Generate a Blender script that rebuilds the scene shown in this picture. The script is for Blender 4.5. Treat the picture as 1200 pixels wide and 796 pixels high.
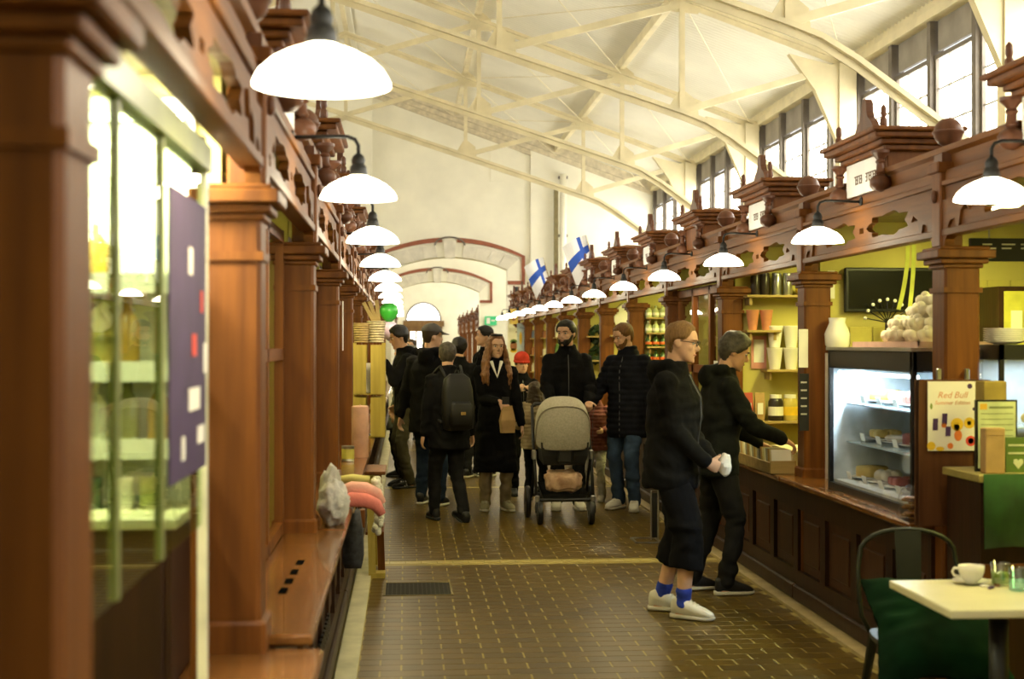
import bpy, bmesh, math, random
from mathutils import Vector, Matrix, Euler, noise
random.seed(7)
PI = math.pi
S = bpy.context.scene
COL = S.collection
for o in list(bpy.data.objects): bpy.data.objects.remove(o, do_unlink=True)

# ------------------------------------------------------------------ camera, world, exposure
F_PX, VPX, HORIZ, EYE = 1667.0, 475.0, 402.0, 1.65
TH = math.atan((600 - VPX) / F_PX)
cd = bpy.data.cameras.new('camera'); cam = bpy.data.objects.new('camera', cd); COL.objects.link(cam)
cd.sensor_width = 36.0; cd.lens = 36.0 * F_PX / 1200.0
cd.clip_start = 0.05; cd.clip_end = 300
cam.location = (0, 0, EYE); cam.rotation_euler = (PI / 2 + math.atan((HORIZ - 398) / F_PX), 0, -TH)
cd.dof.use_dof = True; cd.dof.focus_distance = 11.5; cd.dof.aperture_fstop = 3.0
S.camera = cam
W = bpy.data.worlds.new('overcast_sky'); S.world = W; W.use_nodes = True
W.node_tree.nodes['Background'].inputs[0].default_value = (0.93, 0.97, 1.0, 1)
W.node_tree.nodes['Background'].inputs[1].default_value = 1.4
S.view_settings.view_transform = 'Standard'; S.view_settings.look = 'None'
S.view_settings.exposure = 0.0; S.view_settings.gamma = 1.0
S.view_settings.use_curve_mapping = False

def ray(u, v):
    a = (u - 600) / F_PX
    return (math.sin(TH) + a * math.cos(TH), math.cos(TH) - a * math.sin(TH), (HORIZ - v) / F_PX)
def on_floor(u, v, h=0.0):
    r = ray(u, v); t = (h - EYE) / r[2]; return r[0] * t, r[1] * t
def at_x(u, v, X):
    r = ray(u, v); t = X / r[0]; return r[1] * t, EYE + r[2] * t
def at_y(u, v, Y):
    r = ray(u, v); t = Y / r[1]; return r[0] * t, EYE + r[2] * t

# ------------------------------------------------------------------ mesh builder
class MB:
    def __init__(s): s.v = []; s.f = []; s.m = []
    def add(s, vs, fs, mi=0):
        b = len(s.v); s.v += [tuple(p) for p in vs]
        for f in fs: s.f.append(tuple(b + i for i in f)); s.m.append(mi)
        return s
    def box(s, x0, x1, y0, y1, z0, z1, mi=0, b=0.0):
        if b <= 0:
            vs = [(x, y, z) for z in (z0, z1) for y in (y0, y1) for x in (x0, x1)]
            return s.add(vs, [(0, 2, 3, 1), (4, 5, 7, 6), (0, 1, 5, 4), (2, 6, 7, 3), (0, 4, 6, 2), (1, 3, 7, 5)], mi)
        bm = bmesh.new(); bmesh.ops.create_cube(bm, size=1)
        for v in bm.verts: v.co = Vector(((x0 + x1) / 2 + v.co.x * (x1 - x0), (y0 + y1) / 2 + v.co.y * (y1 - y0), (z0 + z1) / 2 + v.co.z * (z1 - z0)))
        bmesh.ops.bevel(bm, geom=bm.edges[:], offset=b, segments=1, affect='EDGES')
        bm.verts.ensure_lookup_table()
        s.add([v.co for v in bm.verts], [[v.index for v in f.verts] for f in bm.faces], mi); bm.free(); return s
    def obox(s, M, sx, sy, sz, mi=0, b=0.0):
        t = MB().box(-sx / 2, sx / 2, -sy / 2, sy / 2, -sz / 2, sz / 2, 0, b)
        return s.add([M @ Vector(p) for p in t.v], t.f, mi)
    def loft(s, rings, mi=0, caps=True):
        n = len(rings[0]); vs = [p for r in rings for p in r]; fs = []
        for i in range(len(rings) - 1):
            for j in range(n): k = (j + 1) % n; fs.append((i * n + j, i * n + k, (i + 1) * n + k, (i + 1) * n + j))
        if caps: fs.append(tuple(range(n))[::-1]); fs.append(tuple((len(rings) - 1) * n + j for j in range(n)))
        return s.add(vs, fs, mi)
    def tube(s, pts, r, n=8, mi=0, squash=None):
        pts = [Vector(p) for p in pts]
        if isinstance(r, (int, float)): r = [r] * len(pts)
        rings = []; up = None
        for i, p in enumerate(pts):
            d = (pts[min(i + 1, len(pts) - 1)] - pts[max(i - 1, 0)]).normalized()
            if up is None: up = d.orthogonal().normalized()
            up = (up - d * up.dot(d)); up = up.normalized() if up.length > 1e-6 else d.orthogonal().normalized()
            w = d.cross(up)
            rings.append([p + (up * math.cos(2 * PI * j / n) + w * math.sin(2 * PI * j / n)) * r[i] for j in range(n)])
        return s.loft(rings, mi)
    def bar(s, p, q, w, h, mi=0):
        p, q = Vector(p), Vector(q); d = (q - p); L = d.length; d.normalize()
        up = Vector((0, 0, 1)) if abs(d.z) < .95 else Vector((0, 1, 0))
        x = d.cross(up).normalized(); z = x.cross(d)
        M = Matrix((x, d, z)).transposed().to_4x4(); M.translation = (p + q) / 2
        return s.obox(M, w, L, h, mi)
    def lathe(s, prof, c=(0, 0, 0), n=16, mi=0, M=None):
        rings = []
        for r, z in prof:
            rg = [Vector((max(r, .0004) * math.cos(2 * PI * j / n), max(r, .0004) * math.sin(2 * PI * j / n), z)) for j in range(n)]
            rings.append([(M @ p if M else p) + Vector(c) for p in rg])
        return s.loft(rings, mi)
    def ball(s, c, r, n=12, sc=(1, 1, 1), mi=0, M=None):
        rings = []; c = Vector(c); m = max(6, n // 2 + 1)
        for i in range(m + 1):
            a = PI * i / m; rr = max(math.sin(a), .004)
            rg = [Vector((rr * math.cos(2 * PI * j / n) * r * sc[0], rr * math.sin(2 * PI * j / n) * r * sc[1], -math.cos(a) * r * sc[2])) for j in range(n)]
            rings.append([(M @ p if M else p) + c for p in rg])
        return s.loft(rings, mi)
    def prism(s, poly, axis, a, b, mi=0):
        # poly of 2-d points; axis 'x' -> (y,z), 'y' -> (x,z), 'z' -> (x,y)
        def P(p, t): return {'x': (t, p[0], p[1]), 'y': (p[0], t, p[1]), 'z': (p[0], p[1], t)}[axis]
        return s.loft([[P(p, a) for p in poly], [P(p, b) for p in poly]], mi)
    def mesh(s, name, mats, smooth=False):
        me = bpy.data.meshes.new(name); me.from_pydata(s.v, [], s.f); me.update()
        if not isinstance(mats, (list, tuple)): mats = [mats]
        for m in mats: me.materials.append(m)
        if len(mats) > 1: me.polygons.foreach_set('material_index', s.m)
        bm = bmesh.new(); bm.from_mesh(me); bmesh.ops.recalc_face_normals(bm, faces=bm.faces[:])
        bm.to_mesh(me); bm.free()
        if smooth:
            me.polygons.foreach_set('use_smooth', [True] * len(me.polygons))
            if isinstance(smooth, float): me.set_sharp_from_angle(angle=smooth)
        return me
    def build(s, name, mats, parent=None, smooth=False, loc=None):
        return link(name, s.mesh(name, mats, smooth), parent, loc)

def link(name, me, parent=None, loc=None, rotz=0.0):
    o = bpy.data.objects.new(name, me); COL.objects.link(o)
    if parent: o.parent = parent
    if loc is not None: o.location = loc
    if rotz: o.rotation_euler = (0, 0, rotz)
    return o
def tag(o, label=None, cat=None, group=None, kind=None):
    if label: o['label'] = label
    if cat: o['category'] = cat
    if group: o['group'] = group
    if kind: o['kind'] = kind
    return o
def thing(name, label, cat, loc=(0, 0, 0), rotz=0.0, group=None, kind=None):
    o = bpy.data.objects.new(name, None); COL.objects.link(o); o.empty_display_size = .1
    o.location = loc; o.rotation_euler = (0, 0, rotz)
    return tag(o, label, cat, group, kind)
def kids(o): return [c for c in COL.objects if c.parent == o]
def filled(splines, depth, name):
    """2-d outline with holes -> extruded mesh builder (outline in xy, thickness in z)"""
    cu = bpy.data.curves.new(name, 'CURVE'); cu.dimensions = '2D'; cu.fill_mode = 'BOTH'; cu.extrude = depth / 2
    for pts in splines:
        sp = cu.splines.new('POLY'); sp.points.add(len(pts) - 1); sp.use_cyclic_u = True
        for p, q in zip(sp.points, pts): p.co = (q[0], q[1], 0, 1)
    ob = bpy.data.objects.new(name, cu); COL.objects.link(ob)
    dg = bpy.context.evaluated_depsgraph_get(); me = bpy.data.meshes.new_from_object(ob.evaluated_get(dg))
    mb = MB().add([v.co.copy() for v in me.vertices], [tuple(p.vertices) for p in me.polygons])
    bpy.data.objects.remove(ob, do_unlink=True); bpy.data.curves.remove(cu); bpy.data.meshes.remove(me)
    return mb
def xf(mb, fn):
    mb.v = [tuple(fn(Vector(p))) for p in mb.v]; return mb
def text_mesh(body, size, name='text', extrude=.0008, align='CENTER', shear=0.0):
    cu = bpy.data.curves.new(name, 'FONT'); cu.body = body; cu.size = size; cu.extrude = extrude; cu.align_x = align; cu.align_y = 'CENTER'; cu.shear = shear
    cu.resolution_u = 2
    ob = bpy.data.objects.new(name, cu); COL.objects.link(ob)
    dg = bpy.context.evaluated_depsgraph_get(); me = bpy.data.meshes.new_from_object(ob.evaluated_get(dg))
    mb = MB().add([v.co.copy() for v in me.vertices], [tuple(p.vertices) for p in me.polygons])
    bpy.data.objects.remove(ob, do_unlink=True); bpy.data.curves.remove(cu); bpy.data.meshes.remove(me)
    return mb

# ------------------------------------------------------------------ materials
MATS = {}
def mat(name, col, rough=.6, metal=0.0, spec=.5, var=.12, scale=8.0, bump=0.0, bscale=None, stretch=(1, 1, 1), emis=None, estr=0.0, alpha=1.0, trans=0.0, ior=1.45, col2=None, sheen=0.0, coat=0.0):
    if name in MATS: return MATS[name]
    m = bpy.data.materials.new(name); m.use_nodes = True; nt = m.node_tree; N = nt.nodes; L = nt.links
    p = N['Principled BSDF']; p.inputs['Roughness'].default_value = rough; p.inputs['Metallic'].default_value = metal
    p.inputs['Specular IOR Level'].default_value = spec; p.inputs['IOR'].default_value = ior
    p.inputs['Transmission Weight'].default_value = trans; p.inputs['Alpha'].default_value = alpha
    p.inputs['Sheen Weight'].default_value = sheen; p.inputs['Coat Weight'].default_value = coat
    tc = N.new('ShaderNodeTexCoord'); mp = N.new('ShaderNodeMapping'); mp.inputs['Scale'].default_value = stretch
    L.new(tc.outputs['Object'], mp.inputs[0])
    nz = N.new('ShaderNodeTexNoise'); nz.inputs['Scale'].default_value = scale; nz.inputs['Detail'].default_value = 5
    L.new(mp.outputs[0], nz.inputs['Vector'])
    mx = N.new('ShaderNodeMix'); mx.data_type = 'RGBA'
    c2 = col2 if col2 else tuple(max(0, c * (1 - 2 * var)) for c in col)
    mx.inputs[6].default_value = (*c2, 1); mx.inputs[7].default_value = (*(min(1, c * (1 + var)) for c in col), 1)
    rp = N.new('ShaderNodeMapRange'); rp.inputs[1].default_value = .3; rp.inputs[2].default_value = .7
    L.new(nz.outputs[0], rp.inputs[0]); L.new(rp.outputs[0], mx.inputs[0]); L.new(mx.outputs[2], p.inputs['Base Color'])
    if emis: p.inputs['Emission Color'].default_value = (*emis, 1); p.inputs['Emission Strength'].default_value = estr
    if bump:
        n2 = N.new('ShaderNodeTexNoise'); n2.inputs['Scale'].default_value = bscale or scale * 4; n2.inputs['Detail'].default_value = 4
        L.new(mp.outputs[0], n2.inputs['Vector'])
        bp = N.new('ShaderNodeBump'); bp.inputs['Strength'].default_value = bump; bp.inputs['Distance'].default_value = .01
        L.new(n2.outputs[0], bp.inputs['Height']); L.new(bp.outputs[0], p.inputs['Normal'])
    MATS[name] = m; return m
def wood(name, a, b, rough=.45, stretch=(9, 9, .7), scale=2.2, coat=0.0):
    return mat(name, a, rough=rough, spec=.3, col2=b, scale=scale, stretch=stretch, bump=.12, bscale=9, coat=coat)
def glow(name, col, s):
    if name in MATS: return MATS[name]
    m = bpy.data.materials.new(name); m.use_nodes = True; nt = m.node_tree; nt.nodes.clear()
    e = nt.nodes.new('ShaderNodeEmission'); e.inputs[0].default_value = (*col, 1); e.inputs[1].default_value = s
    o = nt.nodes.new('ShaderNodeOutputMaterial'); nt.links.new(e.outputs[0], o.inputs[0]); MATS[name] = m; return m
def glass(name, tint=(1, 1, 1), rough=.02, refl=.12):
    """thin pane: mostly clear with a glossy coat"""
    if name in MATS: return MATS[name]
    m = bpy.data.materials.new(name); m.use_nodes = True; nt = m.node_tree; nt.nodes.clear(); N = nt.nodes; L = nt.links
    t = N.new('ShaderNodeBsdfTransparent'); t.inputs[0].default_value = (*tint, 1)
    g = N.new('ShaderNodeBsdfGlossy'); g.inputs['Roughness'].default_value = rough
    fr = N.new('ShaderNodeFresnel'); fr.inputs[0].default_value = 1.5
    ad = N.new('ShaderNodeMath'); ad.operation = 'ADD'; ad.inputs[1].default_value = refl * .3; L.new(fr.outputs[0], ad.inputs[0])
    ge = N.new('ShaderNodeNewGeometry'); iv = N.new('ShaderNodeMath'); iv.operation = 'SUBTRACT'; iv.inputs[0].default_value = 1.0; L.new(ge.outputs['Backfacing'], iv.inputs[1])
    mu = N.new('ShaderNodeMath'); mu.operation = 'MULTIPLY'; L.new(ad.outputs[0], mu.inputs[0]); L.new(iv.outputs[0], mu.inputs[1]); ad = mu
    mx = N.new('ShaderNodeMixShader'); L.new(ad.outputs[0], mx.inputs[0]); L.new(t.outputs[0], mx.inputs[1]); L.new(g.outputs[0], mx.inputs[2])
    o = N.new('ShaderNodeOutputMaterial'); L.new(mx.outputs[0], o.inputs[0]); MATS[name] = m; return m

M_WOOD = wood('stained_pine', (.175, .058, .008), (.10, .031, .0045), rough=.5)
M_WOODY = wood('stained_pine_lengthwise', (.18, .066, .011), (.105, .036, .006), stretch=(9, .7, 9), rough=.5)
M_WOODD = wood('dark_oak', (.036, .014, .006), (.02, .008, .004), rough=.45)
M_TOP = wood('varnished_worktop', (.20, .082, .020), (.125, .048, .012), rough=.25, stretch=(9, .6, 9), coat=.4)
M_TURN = wood('turned_wood', (.15, .062, .032), (.09, .036, .018), rough=.38)
M_CREAM = mat('cream_paint', (.85, .82, .69), rough=.75, var=.04, scale=1.5)
M_STEEL = mat('cream_steel', (.70, .62, .40), rough=.5, var=.08, scale=3)
M_ROOF = mat('white_corrugated_sheet', (.82, .79, .67), rough=.55, var=.05, scale=.8)
M_GREY = mat('grey_boarding', (.30, .27, .23), rough=.7, var=.1, scale=3)
M_GREYD = mat('dark_grey_frame', (.16, .135, .11), rough=.6, var=.1)
M_DAY = glow('daylit_frosted_pane', (1.0, .96, .835), 12.8)
M_RED = mat('red_brown_paint', (.30, .095, .05), rough=.6)
M_STONE = mat('pale_voussoir', (.70, .66, .56), rough=.8, var=.08, scale=5)
M_BLACK = mat('black_iron', (.012, .012, .012), rough=.45, var=.2)
M_SIGN = mat('white_sign', (.78, .76, .72), rough=.6, var=.03)
M_INK = mat('faded_brown_lettering', (.16, .10, .06), rough=.7)
M_OPAL = glow('lit_opal_glass', (1.0, .90, .64), 20.0)
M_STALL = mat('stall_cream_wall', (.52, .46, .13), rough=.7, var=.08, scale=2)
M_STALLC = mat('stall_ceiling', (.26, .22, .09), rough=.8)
M_TUBE = glow('fluorescent_tube', (1.0, .95, .45), 14.0)
M_GLASS = glass('clear_glass')
M_BRASS = mat('brass', (.45, .30, .09), rough=.35, metal=.9)
M_WHITE = mat('white_glaze', (.82, .80, .74), rough=.25, var=.02)
# ------------------------------------------------------------------ the hall
XW = 6.0; XRIDGE = -1.2; XL = 2 * XRIDGE - XW; EAVE = 5.45; PITCH = .36; YEND = 34.3; YBACK = -7.0; YFAR = 84.0
def roof_z(x): return EAVE + PITCH * (XW - XRIDGE - abs(x - XRIDGE))
# floor: tiles in running bond with pale joints
M_JOINT = mat('pale_joint', (.30, .235, .06), rough=.5, var=.1)
M_SCREED = mat('grey_screed', (.16, .13, .07), rough=.6)
FL = tag(MB().box(-9, 8, YBACK, YFAR, -.12, -.0015).build('floor', M_JOINT), kind='structure')
M_TILES = [mat('floor_tile_%d' % i, c, rough=.36, var=.15, scale=3, bump=.08, bscale=18, spec=.3) for i, c in enumerate([(.092, .056, .006), (.106, .064, .007), (.080, .048, .0055)])]
TW, TD, GAP = .215, .125, .010
XA, XB = -.235, 2.37
ty0 = 6.0
tile_me = [MB().box(-(TW - GAP) / 2, (TW - GAP) / 2, -(TD - .005) / 2, (TD - .005) / 2, -.01, 0, 0, .0015).mesh('tile', m) for m in M_TILES]
rows = int((YEND - .3 + 3) / TD); far = MB(); cand = []
STRIPS = [(10.66, 10.76), (16.2, 16.28), (22.0, 22.06)]
for r in range(rows):
    y = -2.5 + r * TD
    if any(a - TD / 2 < y < b + TD / 2 for a, b in STRIPS): continue
    off = (r % 2) * TW / 2; n = int((XB - XA) / TW) + 2
    for c in range(n):
        x0 = max(XA, XA + c * TW - off + GAP / 2); x1 = min(XB, XA + (c + 1) * TW - off - GAP / 2)
        if x1 - x0 < .03: continue
        full = abs((x1 - x0) - (TW - GAP)) < .002
        grate = x0 > -.14 and x1 < .31 and 9.38 < y < 9.74
        if grate: continue
        vis = y > 7.2 and 0.1 < (x0 + x1) / 2 < 2.0 * y / 8
        cand.append((0 if (full and vis) else 1, y, (x0 + x1) / 2, x0, x1))
cand.sort()
for k, (nv, y, x, x0, x1) in enumerate(cand):
    if k < 298 and nv == 0: link('floor_tile', tile_me[(k * 7 + k // 5) % 3], FL, (x, y, 0))
    else: far.box(x0, x1, y - TD / 2 + .0025, y + TD / 2 - .0025, -.01, 0, (k * 7 + k // 5) % 3, 0)
tag(far.build('floor_tiles', M_TILES, FL), kind='stuff')
M_STRIP = mat('yellow_strip_tile', (.46, .37, .13), rough=.35, var=.1)
for a, b in STRIPS:
    n = 22
    sme = MB().box(-(XB - XA) / n / 2 + .003, (XB - XA) / n / 2 - .003, -(b - a) / 2, (b - a) / 2, -.01, .0005).mesh('strip_tile', M_STRIP)
    for i in range(n): link('strip_tile', sme, FL, (XA + (i + .5) * (XB - XA) / n, (a + b) / 2, 0))
g = MB().box(-.13, .30, 9.32, 9.80, -.003, .0008)
G = tag(g.build('floor_grate', mat('grate_pit', (.01, .009, .006), rough=.9)), 'dark rectangular steel drain grate set into the tiled floor', 'grate')
me = MB().box(-.004, .004, -.235, .235, .0008, .0035).mesh('grate_bar', mat('dark_steel', (.018, .015, .008), rough=.8))
for i in range(15): link('grate_bar', me, G, (-.115 + i * .0285, 9.56, 0))
fr = MB()
for q in ((-.145, -.13, 9.305, 9.815), (.30, .315, 9.305, 9.815), (-.145, .315, 9.305, 9.32), (-.145, .315, 9.80, 9.815)): fr.box(*q, -.003, .004)
fr.build('grate_frame', mat('worn_brass_frame', (.16, .12, .035), rough=.6), G)
# pale kerb strips under the counters
tag(MB().box(-.345, -.24, 4.0, YEND, 0, .02).build('trim_1', mat('pale_limestone', (.56, .53, .36), rough=.6, var=.1, scale=6)), kind='structure')
tag(MB().box(2.372, 2.47, 1.0, YEND, 0, .02).build('trim_2', mat('sand_limestone', (.40, .32, .16), rough=.6, var=.1, scale=6)), kind='structure')

# roof: corrugated sheets running down the slope, one per truss field
CE = tag(MB().box(XRIDGE - .15, XRIDGE + .15, YBACK, YFAR, roof_z(XRIDGE) - .01, roof_z(XRIDGE) + .2).build('ceiling', M_ROOF), kind='structure')
TR = [2.9 + 5.2 * i for i in range(-1, 7)]
def corr(y0, y1, side, period):
    mb = MB(); n = int((y1 - y0) / period * 4); x0, x1 = XRIDGE, (XW + .3 if side > 0 else XL - .3)
    top = []; bot = []
    for i in range(n + 1):
        y = y0 + (y1 - y0) * i / n; dz = .022 * math.cos(2 * PI * (y - y0) / period)
        top.append((x0, y, roof_z(XRIDGE) + .12 + dz)); bot.append((x1, y, roof_z(XW) - .3 * PITCH + .12 + dz))
    mb.add(top + bot, [(i, i + 1, n + 2 + i, n + 1 + i) for i in range(n)]); return mb
ys = [YBACK] + TR + [YEND]
for a, b in zip(ys[:-1], ys[1:]):
    if b - a < .5: continue
    for sd in (1, -1): corr(a, b, sd, .13).build('roof_sheet', M_ROOF, CE, smooth=True)
for sd in (1, -1): corr(YEND, YFAR, sd, .5).build('roof_sheet', M_ROOF, CE, smooth=True)
for x in (-1.2, 1.22, 3.63):
    for sx in ((x,) if x == -1.2 else (x, 2 * XRIDGE - x)):
        MB().box(sx - .045, sx + .045, YBACK, YEND, roof_z(sx) - .05, roof_z(sx) + .1).build('purlin', M_STEEL, CE)
# riveted steel trusses
rivet_me = None
tord = ['nearest', 'second', 'third', 'fourth', 'fifth', 'sixth', 'seventh', 'eighth']
vis_i = 0
def truss(y, label):
    t = thing('roof_truss', label, 'roof truss', (0, y, 0))
    for sd in (1, -1):
        X = lambda x: x if sd > 0 else 2 * XRIDGE - x
        def beam(name, pts, w, h, rv=True):
            mb = MB()
            for p, q in zip(pts[:-1], pts[1:]):
                P, Q = Vector((X(p[0]), 0, p[1])), Vector((X(q[0]), 0, q[1]))
                mb.bar(P, Q, w, h * .35)                       # flange
                mb.bar(P + Vector((0, 0, -h * .3)), Q + Vector((0, 0, -h * .3)), .016, h * .8)   # web of the tee
            o = mb.build(name, M_STEEL, t)
            if rv:
                r = MB()
                for p, q in zip(pts[:-1], pts[1:]):
                    P, Q = Vector((X(p[0]), 0, p[1])), Vector((X(q[0]), 0, q[1])); n = max(2, int((Q - P).length / .3))
                    for i in range(n):
                        for yy in (-.03, .03): c = P.lerp(Q, (i + .5) / n); r.box(c.x - .012, c.x + .012, yy - .012, yy + .012, c.z - h * .2 - .008, c.z - h * .17)
                tag(r.build('rivet', M_STEEL, o), kind='stuff')
        top = [(XW, roof_z(XW) - .12), (3.63, roof_z(3.63) - .12), (1.22, roof_z(1.22) - .12), (XRIDGE, roof_z(XRIDGE) - .12)]
        beam('rafter', top, .13, .13)
        def chz(x): return 4.75 + (3.45 - x) * .325
        low = [(XW - .12, 3.22), (4.3, 4.36), (3.95, 4.57), (3.63, 4.69), (3.3, 4.80), (1.22, chz(1.22)), (XRIDGE, chz(XRIDGE))]
        beam('tie_chord', low, .14, .15)
        for x in (3.63, 1.22): MB().bar((X(x), 0, chz(x) if x < 3.4 else 4.68), (X(x), 0, roof_z(x) - .15), .07, .07).build('post', M_STEEL, t)
        if sd > 0: MB().bar((XRIDGE, 0, chz(XRIDGE)), (XRIDGE, 0, roof_z(XRIDGE) - .15), .07, .07).build('post', M_STEEL, t)
        for (a, za), (b, zb) in (((1.22, chz(1.22)), (3.63, roof_z(3.63) - .2)), ((3.63, 4.70), (XW - .2, roof_z(XW - .2) - .18)), ((XRIDGE, chz(XRIDGE)), (1.22, roof_z(1.22) - .2))):
            MB().bar((X(a), 0, za), (X(b), 0, zb), .06, .09).build('diagonal', M_STEEL, t)
        for x, z in ((3.63, 4.74), (1.22, chz(1.22) + .06), (3.63, roof_z(3.63) - .22), (1.22, roof_z(1.22) - .22)):
            MB().prism([(X(x) - .22, z - .06), (X(x) + .22, z - .1), (X(x) + .2, z + .1), (X(x) + .05, z + .22), (X(x) - .05, z + .22)], 'y', -.012, .012).build('gusset_plate', M_STEEL, t)
        c = MB().box(*sorted((X(XW - .05), X(XW - .28))), -.09, .09, 0, EAVE - .1)
        c.prism([(X(XW - .25), EAVE - .15), (X(XW - .95), EAVE + .02), (X(XW - .6), EAVE - .45), (X(XW - .25), EAVE - 1.25)], 'y', -.06, .06)
        c.build('column', M_STEEL, t)
for i, y in enumerate(TR):
    if y < 10: lab = 'cream riveted roof truss over the camera, %s' % ('behind it' if y < 0 else ('overhead' if y > 5 else 'at its shoulder'))
    else:
        lab = ['cream riveted roof truss nearest the camera, its curved haunch at upper right', 'second cream riveted roof truss from the camera, crossing the top of the picture', 'third cream riveted roof truss from the camera', 'fourth cream riveted roof truss from the camera', 'fifth cream riveted roof truss, last before the end wall'][min(vis_i, 4)]
        vis_i += 1
    if y < YEND - .5: truss(y, lab)
# bracing rods under the roof
BR = thing('bracing_rods', 'thin cream tie rods crossing beneath the roof sheets', 'tie rods')
for a, b in zip(TR[1:-1], TR[2:]):
    if b > YEND: continue
    for (xa, xb) in ((1.22, 3.63), (3.63, 1.22), (3.63, 5.8), (-1.2, 1.22)):
        MB().tube([(xa, a, roof_z(xa) - .14), (xb, b, roof_z(xb) - .14)], .007, 5).build('rod', M_STEEL, BR)

# side walls with clerestory windows
WTOP, WBOT = 4.93, 3.35
def side_wall(name, X, sd):
    w = tag(MB().box(*sorted((X, X + sd * .25)), YBACK, YEND, 0, WBOT).build(name, M_CREAM), kind='structure')
    MB().box(*sorted((X, X + sd * .25)), YBACK, YEND, EAVE - .06, EAVE + .35).build('wall_plate', M_STEEL, w)
    MB().box(*sorted((X - sd * .08, X + sd * .1)), YBACK, YEND, EAVE - .12, EAVE - .02).build('eaves_rail', M_STEEL, w)
    MB().box(*sorted((X - sd * .05, X + sd * .2)), YBACK, YEND, WBOT - .05, WBOT + .03).build('sill', M_STEEL, w)
    pm = MB().box(*sorted((sd * .06, sd * .10)), -.56, .56, WTOP + .05, EAVE - .05).mesh('grey_panel', M_GREY)
    po = MB().box(*sorted((-sd * .02, sd * .14)), -.055, .055, WBOT, EAVE).mesh('mullion_post', M_GREYD)
    n = int((YEND - YBACK) / 1.3)
    for i in range(n + 1):
        y = 2.9 - 9.1 + i * 1.3
        if YBACK < y < YEND: link('mullion_post', po, w, (X, y, 0))
    return pm
fw, fh = 1.19, WTOP - WBOT
def window_meshes(sd):
    f = MB()
    for q in ((-fw / 2, -fw / 2 + .05, 0, fh), (fw / 2 - .05, fw / 2, 0, fh), (-fw / 2, fw / 2, 0, .05), (-fw / 2, fw / 2, fh - .05, fh)): f.box(-.03, .03, q[0], q[1], WBOT + q[2], WBOT + q[3])
    gb = MB()
    for i in (1, 2): gb.box(-.012, .012, -fw / 2 + i * fw / 3 - .011, -fw / 2 + i * fw / 3 + .011, WBOT, WTOP)
    for i in range(1, 4): gb.box(-.012, .012, -fw / 2, fw / 2, WBOT + i * fh / 4 - .011, WBOT + i * fh / 4 + .011)
    p = MB().box(-.003, .003, -fw / 6, fw / 6, -fh / 8, fh / 8); P = MB().box(-.003, .003, -fw / 2, fw / 2, WBOT, WTOP)
    return f.mesh('window_frame', M_GREYD), gb.mesh('glazing_bars', mat('pale_glazing_bar', (.55, .52, .46))), p.mesh('pane', M_DAY), P.mesh('pane', M_DAY)
wm = window_meshes(1); wn = 0
for X, sd, nm in ((XW, 1, 'wall_right'), (XL, -1, 'wall_left')):
    pm = side_wall(nm, X, sd); w = bpy.data.objects[nm]
    i = 0; y = 2.9 - 9.1 + .65
    while y < YEND - .5:
        link('grey_panel', pm, w, (X, y, 0))
        wn += 1
        o = link('window_%d' % wn, wm[0], None, (X + sd * .06, y, 0)); tag(o, kind='structure')
        link('glazing_bars', wm[1], o)
        if sd > 0 and 10 < y < 25:
            for a in range(3):
                for b in range(4): link('pane', wm[2], o, (.015, -fw / 2 + (a + .5) * fw / 3, WBOT + (b + .5) * fh / 4))
        else: link('pane', wm[3], o, (.015 * sd, 0, 0))
        y += 1.3
# back wall behind the camera
tag(MB().box(XL, XW, YBACK - .3, YBACK, 0, 8.4).build('wall_back', M_CREAM), kind='structure')

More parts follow.
